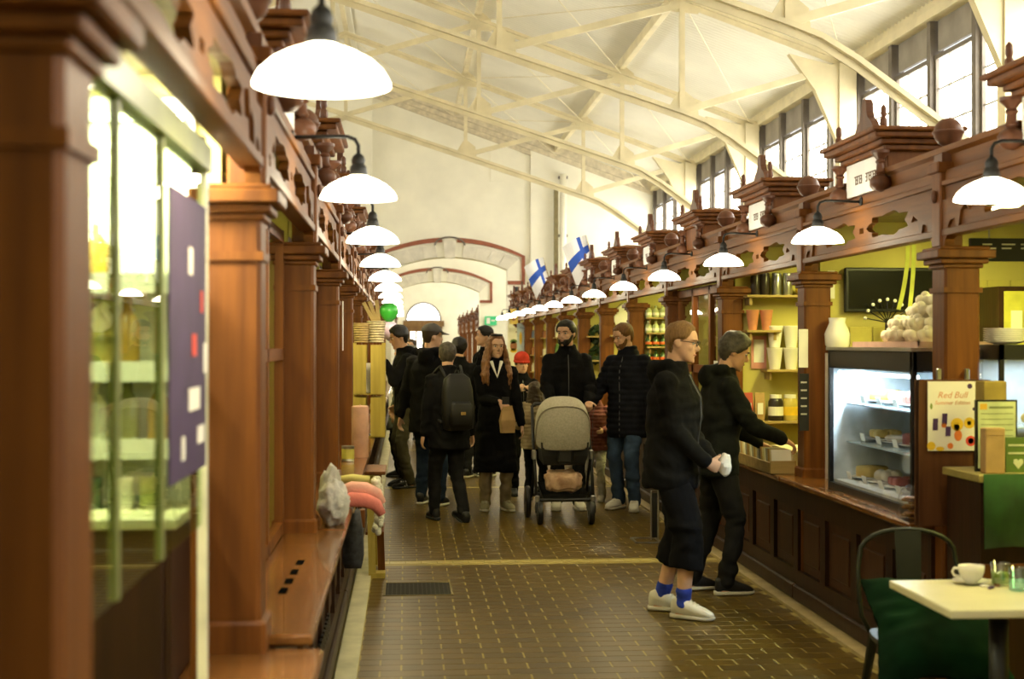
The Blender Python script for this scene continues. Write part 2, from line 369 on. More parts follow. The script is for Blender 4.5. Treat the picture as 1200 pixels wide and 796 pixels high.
# end wall with flat segmental arch, and a second one beyond
AC = 1.065
def arc(hw, zs, za, n=18):
    r = (hw * hw + (za - zs) ** 2) / (2 * (za - zs)); c = za - r; a0 = math.asin(hw / r)
    return [(AC + r * math.sin(-a0 + 2 * a0 * i / n), c + r * math.cos(-a0 + 2 * a0 * i / n)) for i in range(n + 1)]
def arch_wall(name, y, th, hw, zs, za, x0, x1, ztops, trim_no, lab):
    out = [(x0, 0), (AC - hw, 0)] + arc(hw, zs, za) + [(AC + hw, 0), (x1, 0), (x1, ztops[1])] + ztops[2] + [(x0, ztops[0])]
    mb = filled([out], th, name); xf(mb, lambda p: Vector((p.x, y + th / 2 + p.z, p.y)))
    w = tag(mb.build(name, M_CREAM), kind='structure')
    # voussoirs
    n = 10; ia = arc(hw, zs, za, n); oa = arc(hw + .30, zs + .28, za + .30, n)
    for i in range(n):
        if i in (4, 5):
            continue
        g = .006
        q = [Vector((ia[i][0], 0, ia[i][1])), Vector((ia[i + 1][0], 0, ia[i + 1][1])), Vector((oa[i + 1][0], 0, oa[i + 1][1])), Vector((oa[i][0], 0, oa[i][1]))]
        c = sum(q, Vector()) / 4
        MB().prism([tuple((c + (p - c) * .965).xz) for p in q], 'y', y - .035, y + .06).build('voussoir', M_STONE, w)
    kw = .13
    MB().prism([(AC - kw * .9, za - .03), (AC + kw * .9, za - .03), (AC + kw * 1.15, za + .42), (AC - kw * 1.15, za + .42)], 'y', y - .1, y + .1).build('keystone', M_STONE, w)
    hood = [(AC + .36 * math.sin(a), za + .28 + .20 * math.cos(a)) for a in [(-PI / 2 + PI * i / 10) for i in range(11)]]
    MB().tube([(p[0], y - .05, p[1]) for p in hood], .022, 6).build('keystone_hood', M_GREYD, w)
    t = thing('trim_%d' % trim_no, None, None); tag(t, kind='structure')
    tr = MB(); oa = arc(hw + .34, zs + .30, za + .36, 20); ob = arc(hw + .42, zs + .33, za + .47, 20)
    for i in range(20):
        if 9 <= i <= 10: continue
        tr.prism([oa[i], oa[i + 1], ob[i + 1], ob[i]], 'y', y - .05, y + .02)
    for s_ in (-1, 1):
        xa, xb = sorted((AC + s_ * (hw + .34), AC + s_ * (hw + .42))); tr.box(xa, xb, y - .05, y + .02, zs - .30, zs + .34)
        xa, xb = sorted((AC + s_ * hw, AC + s_ * (hw + .42))); tr.box(xa, xb, y - .05, y + .02, zs - .36, zs - .27)
    tr.build('arch_moulding', M_RED, t)
    return w
rt = [(XW, roof_z(XW) + .1), (XRIDGE, roof_z(XRIDGE) + .1)]
arch_wall('wall_end', YEND, .55, 1.40, 3.42, 3.72, XL, XW, (roof_z(XL) + .1, roof_z(XW) + .1, [(XRIDGE, roof_z(XRIDGE) + .1)]), 3, '')
arch_wall('wall_middle', 47.6, .55, 1.42, 3.35, 3.70, XL, XW, (roof_z(XL) + .1, roof_z(XW) + .1, [(XRIDGE, roof_z(XRIDGE) + .1)]), 4, '')
WE = bpy.data.objects['wall_end']
MB().box(3.02, XW, YEND - .10, YEND, 0, 7.0).build('pilaster', M_CREAM, WE)
MB().box(-1.6, -.80, YEND - .22, YEND, 0, 8.2).build('pilaster', M_CREAM, WE)
for i in range(4): MB().box(-1.6, XW, YEND - .10 - .05 * i, YEND, 0, .1) if False else None
mb = MB()
for k, (d, z) in enumerate(((.08, .34), (.16, .22), (.24, .1))):
    for (xa, xb) in ((XRIDGE, XW),): mb.add([(xa, YEND - d, roof_z(xa) - z), (xb, YEND - d, roof_z(xb) - z), (xb, YEND, roof_z(xb) - z), (xa, YEND, roof_z(xa) - z), (xa, YEND - d, roof_z(xa) + .1), (xb, YEND - d, roof_z(xb) + .1), (xb, YEND, roof_z(xb) + .1), (xa, YEND, roof_z(xa) + .1)], [(0, 1, 2, 3), (4, 5, 6, 7), (0, 1, 5, 4), (1, 2, 6, 5), (2, 3, 7, 6), (3, 0, 4, 7)])
mb.build('gable_cornice', mat('pale_timber_cornice', (.62, .55, .40), rough=.7), WE)
MB().box(2.05, 2.35, YEND - .04, YEND, 5.55, 6.2).build('cornice_block', M_CREAM, WE)
dp = thing('downpipe', 'white downpipe with dark shadow gap running down the end wall', 'pipe', (3.78, YEND - .32, 0))
MB().tube([(0, 0, 0), (0, 0, 5.7)], .085, 10).build('pipe', M_CREAM, dp, smooth=True)
MB().box(-.22, -.12, -.02, .08, 0, 5.4).build('shadow_strip', mat('olive_shadow', (.22, .18, .08)), dp)  # dark box beside the pipe, its olive colour painting in the shadow gap
for z in (2.8, 4.2, 5.6): MB().box(-.11, .11, -.02, .12, z, z + .06).build('pipe_clip', M_GREYD, dp)
# cross hall and far hall: side walls, far wall with lunette and doors
tag(MB().box(XW, XW + .25, YEND + .55, YFAR, 0, 5.6).build('wall_far_right', M_CREAM), kind='structure')
tag(MB().box(XL - .25, XL, YEND + .55, YFAR, 0, 5.6).build('wall_far_left', M_CREAM), kind='structure')
lun = [(AC - 1.0, 2.98)] + [(AC - 1.0 * math.cos(PI * i / 16), 2.98 + 1.02 * math.sin(PI * i / 16)) for i in range(17)]
far_out = [(XL, 0), (XW, 0), (XW, roof_z(XW) + .1), (XRIDGE, roof_z(XRIDGE) + .1), (XL, roof_z(XL) + .1)]
mb = filled([far_out, lun[1:]], .4, 'far'); xf(mb, lambda p: Vector((p.x, YFAR + p.z, p.y)))
tag(mb.build('wall_far', M_CREAM), kind='structure')
wn += 1
w = thing('window_%d' % wn, None, None); tag(w, kind='structure')
MB().prism(lun[1:], 'y', YFAR - .02, YFAR).build('pane', glow('bright_sky_pane', (1, .99, .95), 9), w)
fr = MB().tube([(p[0], YFAR - .22, p[1]) for p in lun[1:]], .05, 6); fr.box(AC - 1.05, AC + 1.05, YFAR - .26, YFAR - .2, 2.9, 3.0)
fr.build('window_frame', M_GREYD, w)
d = MB().box(AC - 1.1, AC + 1.1, YFAR - .3, YFAR - .2, 0, 2.75); D = tag(d.build('door_1', wood('far_door', (.22, .13, .05), (.15, .08, .03))), kind='structure')
MB().box(AC - 1.2, AC + 1.2, YFAR - .42, YFAR - .2, 2.62, 2.95).build('door_head', wood('far_door', (1, 1, 1), (1, 1, 1)), D)
for i, x in enumerate((-.62, -.22, .22, .62)): MB().box(AC + x - .13, AC + x + .13, YFAR - .32, YFAR - .3, .9, 2.3).build('door_pane', M_DAY, D)
for X, sd in ((XW, 1), (XL, -1)):      # unseen glowing windows, added to light the far halls
    for i in range(17):
        wn += 1
        o = MB().box(-.04, .04, -1.05, 1.05, 3.4, 3.5).box(-.04, .04, -1.05, 1.05, 5.0, 5.1).box(-.04, .04, -1.05, -.97, 3.4, 5.1).box(-.04, .04, .97, 1.05, 3.4, 5.1).build('window_%d' % wn, M_GREYD, None, loc=(X - sd * .03, YEND + 2.2 + i * 2.8, 0)); tag(o, kind='structure')
        MB().box(-.01, .01, -1, 1, 3.45, 5.05).build('pane', M_DAY, o)
# ------------------------------------------------------------------ carved wooden market stalls
BAY = 2.34; XR, XLF = 2.51, -.41
def mould(mb, pts, y0, y1): return mb.prism([(p[0], p[1]) for p in pts], 'y', y0, y1)
def scallop(cx, cz, w, h, n=7, sq=.0):
    """jigsaw-cut leaf opening"""
    pts = []
    for i in range(28):
        a = 2 * PI * i / 28
        r = 1 + .13 * math.cos(a * n)
        pts.append((cx + w / 2 * r * math.copysign(abs(math.cos(a)) ** .8, math.cos(a)), cz + h / 2 * r * math.copysign(abs(math.sin(a)) ** .7, math.sin(a))))
    return pts
hb = BAY / 2
SM = {}
# pillar standing at y = 0 of its own frame
p = MB().box(0, .17, -.085, .085, .80, 2.03, 0, .012).box(-.015, .185, -.10, .10, 0, .86, 0, .01).box(-.008, .178, -.093, .093, 1.885, 1.91)
SM['pillar'] = p.mesh('pillar', M_WOOD)
c = MB()
for k, (d, z0, z1) in enumerate(((.012, 2.0, 2.02), (.03, 2.02, 2.045), (.055, 2.045, 2.085), (.035, 2.085, 2.10))): c.box(-d, .17 + d, -.085 - d, .085 + d, z0, z1, 0, .005)
SM['capital'] = c.mesh('capital', M_WOOD)
SM['post'] = MB().box(-.012, .10, -.055, .055, 2.10, 2.47, 0, .008).box(-.03, .12, -.07, .07, 2.45, 2.50, 0, .006).mesh('upper_post', M_WOOD)
SM['boss'] = MB().ball((-.02, 0, 2.34), .026, 10, (.6, .8, 1.2)).mesh('boss', M_TURN, True)
br = [(.05, 2.10), (.075, 2.10), (.085, 2.135), (.13, 2.16), (.12, 2.195), (.15, 2.22), (.20, 2.225), (.215, 2.19), (.235, 2.16), (.25, 2.20), (.27, 2.255), (.33, 2.28), (.36, 2.25), (.375, 2.29), (.39, 2.32), (.05, 2.32)]
SM['bracket'] = MB().prism(br, 'x', .0, .045).mesh('bracket', M_WOODY)
SM['bracket2'] = MB().prism([(-a, z) for a, z in br], 'x', .0, .045).mesh('bracket', M_WOODY)
# fascia: board with jigsaw openings + rails
out = [(-hb, 2.165), (hb, 2.165), (hb, 2.46), (-hb, 2.46)]
holes = [scallop(-.42, 2.275, .60, .115), scallop(.42, 2.275, .60, .115)] + [[(x - .035, 2.255), (x + .035, 2.255), (x + .035, 2.285), (x - .035, 2.285)] for x in (-.86, 0, .86)]
mb = filled([out] + holes, .035, 'fascia'); xf(mb, lambda q: Vector((.03 + q.z, q.x, q.y)))
SM['fascia'] = mb.mesh('fascia_board', M_WOODY)
SM['rail'] = MB().box(-.005, .065, -hb, hb, 2.15, 2.185, 0, .004).box(-.004, .06, -hb, hb, 2.385, 2.41, 0, .004).mesh('fascia_rail', M_WOODY)
cor = mould(MB(), [(.17, 2.46), (.055, 2.46), (.05, 2.475), (.045, 2.535), (.02, 2.55), (.015, 2.575), (.21, 2.585), (.21, 2.46)], 0, hb - .35)
SM['cornice'] = cor.mesh('cornice', M_WOODY)
# name board on top
nb = MB().box(-.085, .22, -.345, .345, 2.45, 2.70, 0, .005)
for (u0, u1, hw, z0, z1) in ((-.115, .24, .385, 2.655, 2.685), (-.14, .26, .41, 2.685, 2.715), (-.19, .28, .46, 2.715, 2.745), (-.21, .30, .485, 2.745, 2.768)): nb.box(u0, u1, -hw, hw, z0, z1, 0, .006)
nb.loft([[(-.17, -.43, 2.768), (.26, -.43, 2.768), (.26, .43, 2.768), (-.17, .43, 2.768)], [(.0, -.2, 2.81), (.1, -.2, 2.81), (.1, .2, 2.81), (.0, .2, 2.81)]])
SM['name_board'] = nb.mesh('name_board', M_WOOD)
SM['sign'] = MB().box(-.10, -.085, -.31, .31, 2.465, 2.65, 0, .003).mesh('sign_panel', M_SIGN)
SM['nosign'] = MB().box(-.10, -.085, -.31, .31, 2.465, 2.65, 0, .003).mesh('sign_panel', M_WOOD)
ink = MB()
for wx, n in ((-.20, 5), (.03, 4)):
    for i in range(n):
        x = wx + i * .034
        ink.box(-.1025, -.10, x, x + .009, 2.525, 2.572)
        for z in ((2.525, 2.548, 2.566) if i % 2 == 0 else (2.566,)): ink.box(-.1025, -.10, x, x + .027, z, z + .007)
SM['ink'] = ink.mesh('lettering', M_INK)
SM['ink2'] = xf(MB().add(ink.v, ink.f), lambda q: Vector((q.x, q.y * -.8, q.z + .01))).mesh('lettering', M_INK)
crest = [(-.17, 2.80), (.17, 2.80), (.12, 2.85), (.07, 2.875), (.045, 2.91), (.04, 2.96), (.02, 2.985), (-.02, 2.985), (-.04, 2.96), (-.045, 2.91), (-.07, 2.875), (-.12, 2.85)]
SM['crest'] = MB().prism(crest, 'x', -.10, -.06).mesh('crest', M_TURN)
SM['spike'] = MB().lathe([(.012, 0), (.022, .02), (.02, .05), (.012, .06), (.018, .075), (.016, .11), (.004, .125)], n=8).mesh('spike', M_TURN, .6)
SM['colonnette'] = MB().lathe([(.0, -.03), (.035, -.02), (.055, .0), (.058, .03), (.045, .05), (.022, .062), (.03, .075), (.022, .09), (.02, .12), (.028, .13), (.02, .142), (.034, .16), (.05, .175), (.05, .19)], n=12).mesh('colonnette', M_TURN, .7)
SM['ball'] = MB().box(-.05, .05, -.05, .05, 0, .04).lathe([(.05, .04), (.03, .05), (.022, .065), (.03, .075)] + [(.068 * math.sin(a), .143 - .068 * math.cos(a)) for a in [.4 + .21 * q for q in range(6)]] + [(.074, .140), (.074, .150)] + [(.068 * math.sin(a), .147 - .068 * math.cos(a)) for a in [1.65 + .2 * q for q in range(8)]], n=20).mesh('ball_finial', M_TURN, .9)
# counter
SM['worktop'] = MB().box(-.14, .5, -hb + .008, hb - .008, .765, .80, 0, .008).mesh('worktop', M_TOP)
ct = MB().box(-.035, .0, -hb, hb, .60, .765).box(-.035, .0, -hb, hb, .12, .21).box(-.055, .02, -hb, hb, .02, .12, 0, .01)
for i in range(5): y = -hb + i * BAY / 4; ct.box(-.035, .0, max(-hb, y - .05), min(hb, y + .05), .21, .60)
SM['counter'] = ct.mesh('counter_front', M_WOODD)
SM['panel'] = MB().box(-.012, .0, -.235, .235, .215, .595).box(-.022, -.01, -.17, .17, .27, .54, 0, .008).mesh('panel', wood('red_oak_panel', (.06, .022, .009), (.035, .013, .006)))
# room behind
SM['back'] = MB().box(1.88, 1.93, -hb, hb, 0, 2.45).mesh('back_wall', M_STALL)
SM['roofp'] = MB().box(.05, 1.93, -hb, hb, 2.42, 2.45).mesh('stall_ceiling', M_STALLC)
SM['part'] = MB().box(.12, 1.9, -.02, .02, 0, 2.42).mesh('partition', M_STALL)
SM['tube'] = MB().tube([(0, -.6, 2.385), (0, .6, 2.385)], .014, 8).mesh('fluorescent_tube', M_TUBE)
SM['tubeh'] = MB().box(-.05, .05, -.64, .64, 2.40, 2.42).mesh('tube_housing', M_WHITE)

NOPART = set()
def stall(side, yc, label, counter=True, light=1.0, sign=1, full=True, partition=True, back=True, lcol=(1, .93, .26)):
    r = thing('market_stall', label, 'market stall', (XR if side > 0 else XLF, yc, 0), 0 if side > 0 else PI)
    near = -hb if side > 0 else hb
    q = link('pillar', SM['pillar'], r, (0, near, 0)); link('capital', SM['capital'], q); u = link('upper_post', SM['post'], r, (0, near, 0)); link('boss', SM['boss'], u)
    link('bracket', SM['bracket'], r, (0, -hb, 0)); link('bracket', SM['bracket2'], r, (0, hb, 0))
    link('fascia_board', SM['fascia'], r); link('fascia_rail', SM['rail'], r); link('cornice', SM['cornice'], r, (0, -hb, 0)); link('cornice', SM['cornice'], r, (0, .35, 0))
    n = link('name_board', SM['name_board'], r, (.125, 0, .015))
    s = link('sign_panel', SM['sign' if sign else 'nosign'], n)
    if sign: link('lettering', SM['ink' if sign == 1 else 'ink2'], n)
    link('crest', SM['crest'], n)
    for y in (-.44, .44): link('spike', SM['spike'], n, (-.12, y * .88, 2.768))
    for y in (-.37, .37): link('colonnette', SM['colonnette'], n, (-.125, y * .95, 2.465))
    link('ball_finial', SM['ball'], r, (.05, near, 2.50))
    if counter:
        k = link('counter_front', SM['counter'], r); link('worktop', SM['worktop'], r)
        for i in range(4): link('panel', SM['panel'], k, (0, -hb + (i + .5) * BAY / 4, 0))
    if full:
        if back: link('back_wall', SM['back'], r)
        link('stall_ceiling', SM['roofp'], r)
        if partition: link('partition', SM['part'], r, (0, near, 0))
        t = link('fluorescent_tube', SM['tube'], r, (.75, 0, 0)); link('tube_housing', SM['tubeh'], r, (.75, 0, 0))
        if light:
            ld = bpy.data.lights.new('tube_light', 'AREA'); ld.shape = 'RECTANGLE'; ld.size = .14; ld.size_y = 1.2; ld.energy = 22 * light; ld.color = lcol
            lo = bpy.data.objects.new('tube_light', ld); COL.objects.link(lo); lo.parent = r; lo.location = (.75, 0, 2.36)
    return r
ROW = ['first', 'second', 'third', 'fourth', 'fifth', 'sixth', 'seventh', 'eighth', 'ninth', 'tenth', 'eleventh', 'twelfth', 'thirteenth', 'fourteenth']
def RY(k): return 6.55 + hb + BAY * k          # centre of right bay k (bay 0 holds the cake display)
def LY(k): return 3.00 + BAY * k               # centre of left bay k
rlab = {-1: 'carved wooden cafe stall at the right edge with black menu board', 0: 'carved wooden stall with the glass cake display and hanging green straps', 1: 'carved wooden stall selling cups and tea, behind the two men at right',
        2: 'carved wooden stall closed by a glazed wooden cabinet front', 3: 'carved wooden stall with lit rows of bottles'}
for k in range(-1, 12):
    stall(1, RY(k), rlab.get(k, '%s carved wooden stall along the right side of the aisle' % ROW[k + 1]), sign=(0 if k in (2, 6) else (2 if k in (4, 9) else 1)), light=(1.6 if k in (-1, 0, 1, 3, 4) else (.25 if k == 2 else .9)), counter=(k >= 0), partition=(k != 0))
for k in range(0, 13):
    stall(-1, LY(k), ('carved wooden stall at far left with the lit shelves behind glass' if k == 0 else '%s carved wooden stall along the left side of the aisle' % ROW[k]), counter=(k >= 1), sign=1, light=(1.2 if k == 0 else .7), partition=True, lcol=((1, .98, .72) if k == 0 else (1, .93, .3)))
stall(-1, LY(-1), 'carved wooden stall just left of the camera, only its corner pillar in view', counter=False, light=0)
for k in range(5):
    stall(1, 50.2 + 4.2 * k * 1.0, '%s plain red wooden stall beyond the second arch on the right' % ROW[k], full=False, counter=True)
    stall(-1, 50.2 + 4.2 * k * 1.0, '%s plain red wooden stall beyond the second arch on the left' % ROW[k], full=False, counter=True)

# ------------------------------------------------------------------ goose-neck lamps with opal shades
shade_o = [(.143, 0), (.141, .010), (.130, .030), (.106, .052), (.073, .070), (.042, .082), (.028, .088)]
shade = MB().lathe(shade_o + [(.026, .083), (.068, .065), (.10, .048), (.124, .028), (.136, .006), (.138, 0)], n=28)
SM['shade'] = shade.mesh('lamp_shade', M_OPAL, True)
SM['socket'] = MB().lathe([(.03, .08), (.034, .095), (.03, .12), (.024, .128), (.026, .145), (.02, .16), (.009, .17)], n=12).mesh('socket', M_BLACK, .6)
SM['bulb'] = MB().ball((0, 0, .045), .032, 10).mesh('bulb', glow('lit_bulb', (1, .9, .65), 12), True)
def lamp(side, y, label, power=9):
    L = .235
    r = thing('aisle_lamp', label, 'lamp', ((XR if side > 0 else XLF) - side * L, y, 2.205 if side > 0 else 2.188), 0 if side > 0 else PI, 'lamps lining the aisle')
    link('lamp_shade', SM['shade'], r); link('socket', SM['socket'], r); link('bulb', SM['bulb'], r)
    MB().tube([(0, 0, .165), (0, 0, .20), (.012, 0, .222), (.04, 0, .232), (.08, 0, .233), (L + .03, 0, .227)], .0075, 7).build('arm', M_BLACK, r, True)
    MB().lathe([(.028, 0), (.028, .006), (.012, .012)], n=10, M=Matrix.Rotation(-PI / 2, 3, 'Y')).build('wall_rose', M_BLACK, r, loc=(L + .012, 0, .227))
    ld = bpy.data.lights.new('bulb_light', 'SPOT'); ld.energy = power * 3.0; ld.color = (1, .76, .36); ld.shadow_soft_size = .07; ld.spot_size = math.radians(165); ld.spot_blend = .5
    lo = bpy.data.objects.new('bulb_light', ld); COL.objects.link(lo); lo.parent = r; lo.location = (0, 0, -.012)
for k in range(-1, 12): lamp(1, RY(k), '%s lit opal lamp from the camera on the right side' % ROW[k + 1])
for k in range(0, 12): lamp(-1, LY(k), ('large blurred lit opal lamp at top left, closest to camera' if k == 0 else '%s lit opal lamp from the camera on the left side' % ROW[k]))
# ------------------------------------------------------------------ goods and fittings
def U(x, y, z=0): return (x, y, z)
def kitem(label, cat, name, mb, mats, loc, smooth=False, group=None, rotz=0):
    o = mb.build(name, mats, None, smooth, loc); o.rotation_euler = (0, 0, rotz); return tag(o, label, cat, group)
M_PAPERW = mat('white_paper', (.80, .78, .70), rough=.8, var=.02)
M_KRAFT = mat('kraft_paper', (.42, .27, .11), rough=.85, var=.08, scale=12)
M_CHALK = mat('chalkboard', (.015, .015, .016), rough=.8)
M_CHALKW = mat('chalk_writing', (.55, .53, .48), rough=.9)
M_LABELR = mat('orange_label', (.75, .16, .03), rough=.6)
M_LIME = mat('lime_strap', (.55, .62, .10), rough=.6)
M_GREENB = mat('green_bottle_glass', (.05, .10, .02), rough=.12, spec=.8)
M_CLEARB = mat('pale_bottle_glass', (.50, .56, .30), rough=.12, spec=.8)
M_DARKJ = mat('dark_jar', (.03, .02, .015), rough=.3)
M_TERRA = mat('salmon_pot', (.62, .25, .13), rough=.6)
M_SHELF = wood('pale_shelf', (.40, .29, .11), (.30, .21, .08), stretch=(.7, 9, 9))
M_STEELB = mat('brushed_steel', (.45, .45, .44), rough=.3, metal=.9)
M_CASEB = mat('black_case_frame', (.01, .01, .011), rough=.35)
M_CREAMC = mat('meringue', (.86, .80, .62), rough=.8, var=.05, bump=.4, bscale=30)

def wall_y(k): return RY(k) + hb - .025          # face of the partition that closes right bay k
def px_on(u, v, Y): return at_y(u, v, Y)

# -- café stalls 0 and -1 ----------------------------------------------------
Yb = wall_y(0)
t = thing('television', 'black television screen hung on the yellow stall wall', 'television', (0, Yb, 0))
(xa, za), (xb, zb) = px_on(988, 314, Yb), px_on(1096, 366, Yb)
MB().box(xa, xb, -.05, -.01, zb, za, 0, .006).build('bezel', M_CASEB, t); MB().box(xa + .02, xb - .02, -.053, -.05, zb + .02, za - .02).build('screen', mat('dark_screen', (.008, .008, .008), rough=.15), t)
# wall tiles of the café (yellow glazed)
wt = thing('tiled_splashback', 'yellow glazed tile wall behind the cake display', 'tile wall', (0, Yb - .004, 0))
tm = MB().box(-.072, .072, -.008, 0, -.072, .072, 0, .002).mesh('tile', mat('yellow_glazed_tile', (.55, .48, .13), rough=.25, var=.08))
for i in range(10):
    for j in range(8):
        x, z = 2.74 + i * .15, .93 + j * .15
        if xa - .08 < x < xb + .08 and z > zb - .08: continue
        link('tile', tm, wt, (x, 0, z))
# refrigerated cake display on the counter
y0, y1, x0, x1, z0, z1 = 6.80, 8.19, 2.475, 3.0, .80, 1.62
D = thing('cake_display', 'black framed refrigerated glass cake display on the counter', 'display case', (0, 0, 0))
f = MB()
for x in (x0 + .012, x1 - .012):
    for y in (y0 + .015, y1 - .015): f.box(x - .012, x + .012, y - .015, y + .015, z0, z1)
f.box(x0, x1, y0, y1, z0, z0 + .04).box(x0, x1, y0, y1, z1 - .115, z1 - .012, 0, .006)
f.build('case_frame', M_CASEB, D)
MB().box(x0 - .01, x1 + .01, y0 - .01, y1 + .01, z1 - .012, z1 + .006).build('case_top', M_STEELB, D)
MB().box(x0 + .002, x0 + .008, y0 + .03, y1 - .03, z0 + .04, z1 - .115).build('front_glass', M_GLASS, D)
MB().box(x0 + .024, x1 - .024, y0 + .008, y0 + .013, z0 + .04, z1 - .115).build('end_glass', M_GLASS, D)
MB().box(x0 + .024, x1 - .024, y1 - .013, y1 - .008, z0 + .04, z1 - .115).build('end_panel', mat('pale_steel_lining', (.66, .74, .78), rough=.4), D)
MB().box(x1 - .03, x1 - .02, y0 + .03, y1 - .03, z0 + .04, z1 - .115).build('back_doors', mat('misted_glass', (.42, .52, .58), rough=.3), D)
MB().box(x0 + .03, x1 - .03, y0 + .03, y1 - .03, z0 + .04, z0 + .055).build('case_floor', mat('white_enamel', (.75, .80, .82), rough=.3), D)
shz = (1.07, 1.29)
for z in shz: MB().box(x0 + .10, x1 - .03, y0 + .03, y1 - .03, z, z + .008).build('glass_shelf', mat('shelf_glass', (.45, .58, .64), rough=.1), D)
MB().tube([(x0 + .05, y0 + .06, z1 - .14), (x0 + .05, y1 - .06, z1 - .14)], .010, 6).build('case_lamp', glow('cool_tube', (.80, .93, 1), 9), D)
for k in range(9): MB().box(x0 - .055, x0 - .045, y0 + .1 + k * .15, y0 + .19 + k * .15, .8, .8025).build('vent_slot', M_CASEB, D)
ld = bpy.data.lights.new('case_light', 'AREA'); ld.shape = 'RECTANGLE'; ld.size = .06; ld.size_y = 1.3; ld.energy = 26; ld.color = (.72, .9, 1)
lo = bpy.data.objects.new('case_light', ld); COL.objects.link(lo); lo.parent = D; lo.location = ((x0 + x1) / 2 - .1, (y0 + y1) / 2, z1 - .125)
cakes = [mat('cake_cream', (.78, .72, .58), rough=.6), mat('cake_berry', (.35, .10, .08), rough=.5), mat('cake_chocolate', (.09, .045, .025), rough=.5), mat('cake_yellow', (.70, .52, .16), rough=.6)]
random.seed(5); i = 0
for lev, zz in enumerate((z0 + .055, shz[0] + .008, shz[1] + .008)):
    for j in range(5):
        yy = y0 + .19 + j * .275; xx = x0 + .27 + (.04 if lev else -.04)
        pl = kitem('white cake plate on the %s shelf of the cake display' % ('lowest', 'middle', 'top')[lev], 'plate', 'cake_plate', MB().lathe([(.05, 0), (.055, .006), (.115, .016), (.115, .02), (.05, .01)], n=18), M_WHITE, (xx, yy, zz + .001), True, 'plates in the cake display')
        kd = (i * 5 + lev) % 4; i += 1
        if kd == 0: mb = MB().lathe([(.09, 0), (.092, .05), (.085, .058), (0, .062)], n=18)
        elif kd == 1: mb = MB().lathe([(.085, 0), (.095, .018), (.08, .03), (0, .035)], n=14)
        elif kd == 2:
            mb = MB()
            for a in range(4): mb.box(-.075 + (a % 2) * .08, -.005 + (a % 2) * .08, -.07 + a // 2 * .075, -.005 + a // 2 * .075, 0, .045, 0, .008)
        else:
            mb = MB()
            for a in range(6): mb.ball((.05 * math.cos(a * 1.05), .05 * math.sin(a * 1.05), .03), .032, 8)
        kitem(('tall round cake', 'flat round tart', 'cluster of four square slices', 'ring of six round buns')[kd] + ' on the %s display shelf, %s from near end' % (('lowest', 'middle', 'top')[lev], ROW[j]), 'cake', 'cake', mb, cakes[(i * 3 + lev) % 4], (xx, yy, zz + .021), kd in (0, 3))
        tg = MB().obox(Matrix.Translation((0, 0, .022)) @ Matrix.Rotation(-.25, 4, 'Y'), .003, .075, .045)
        kitem('small white price card on the %s shelf of the cake display' % ('lowest', 'middle', 'top')[lev], 'price card', 'price_card', tg, M_PAPERW, (xx - .135, yy, zz + .003), False, 'price cards in the cake display')
# meringues heaped on the case
rim = kitem('shallow tray holding the heap of meringues on the cake display', 'tray', 'tray', MB().box(-.22, .22, -.52, .52, 0, .01).box(-.22, -.21, -.52, .52, .01, .03).box(.21, .22, -.52, .52, .01, .03).box(-.22, .22, -.52, -.51, .01, .03).box(-.22, .22, .51, .52, .01, .03), mat('pink_tray', (.55, .35, .28)), (2.74, 7.36, z1 + .0065))
random.seed(11); n = 0
for lay, (cnt, zz, sx, sy) in enumerate(((22, .054, .17, .46), (14, .115, .13, .40), (8, .18, .10, .20), (4, .235, .06, .10))):
    for q in range(cnt):
        a = q * 2.399; rr = math.sqrt((q + .5) / cnt)
        x = 2.74 + math.cos(a) * rr * sx; y = 7.34 - (.12 if lay > 1 else 0) + math.sin(a) * rr * sy
        if lay == 0 and False: continue
        mb = MB(); mb.ball((0, 0, 0), .047, 9, (1, 1, .8))
        for e in range(5): b = e * 1.26 + q; mb.ball((.03 * math.cos(b), .03 * math.sin(b), .012), .028, 7)
        mb.ball((0, 0, .035), .026, 7)
        kitem('puffy cream meringue in the heap on the cake display', 'meringue', 'meringue', mb, M_CREAMC, (x, y, z1 + .0065 + zz), True, 'meringues heaped on the cake display', random.random() * 6)
# two lime straps hanging from the fascia
for i, (u, u2) in enumerate(((1064, 1053), (1071, 1066))):
    pts = []
    for j in range(9):
        a = j / 8; xx, zz = at_y(u + (u2 - u) * a ** 2, 287 + 76 * a, 7.6); pts.append((xx, 7.6, zz))
    mb = MB()
    for p, q in zip(pts[:-1], pts[1:]): mb.bar(p, q, .022, .004)
    kitem('lime green strap hanging above the meringues, %s one' % ('left', 'right')[i], 'strap', 'strap', mb, M_LIME, (0, 0, 0))
# plant-like wire fan with beads on the back wall shelf
fan = thing('beaded_fan', 'fan of thin wires tipped with pale beads behind the meringues', 'ornament', (0, Yb - .12, 0))
xc, zc = px_on(1040, 378, Yb - .12)
st = MB(); bd = MB()
for a in range(9):
    an = PI * (.06 + .88 * a / 8); R_ = .145
    st.tube([(xc, 0, zc), (xc + R_ * math.cos(an), 0, zc + R_ * math.sin(an))], .004, 5)
    link('bead', (SM.setdefault('bead', MB().ball((0, 0, 0), .012, 8).mesh('bead', M_WHITE, True))), fan, (xc + R_ * math.cos(an), 0, zc + R_ * math.sin(an)))
st.build('wires', M_CASEB, fan); MB().lathe([(.04, -.62), (.045, -.5), (.02, -.1), (.015, 0)], (xc, 0, zc), 10).build('vase', M_DARKJ, fan)
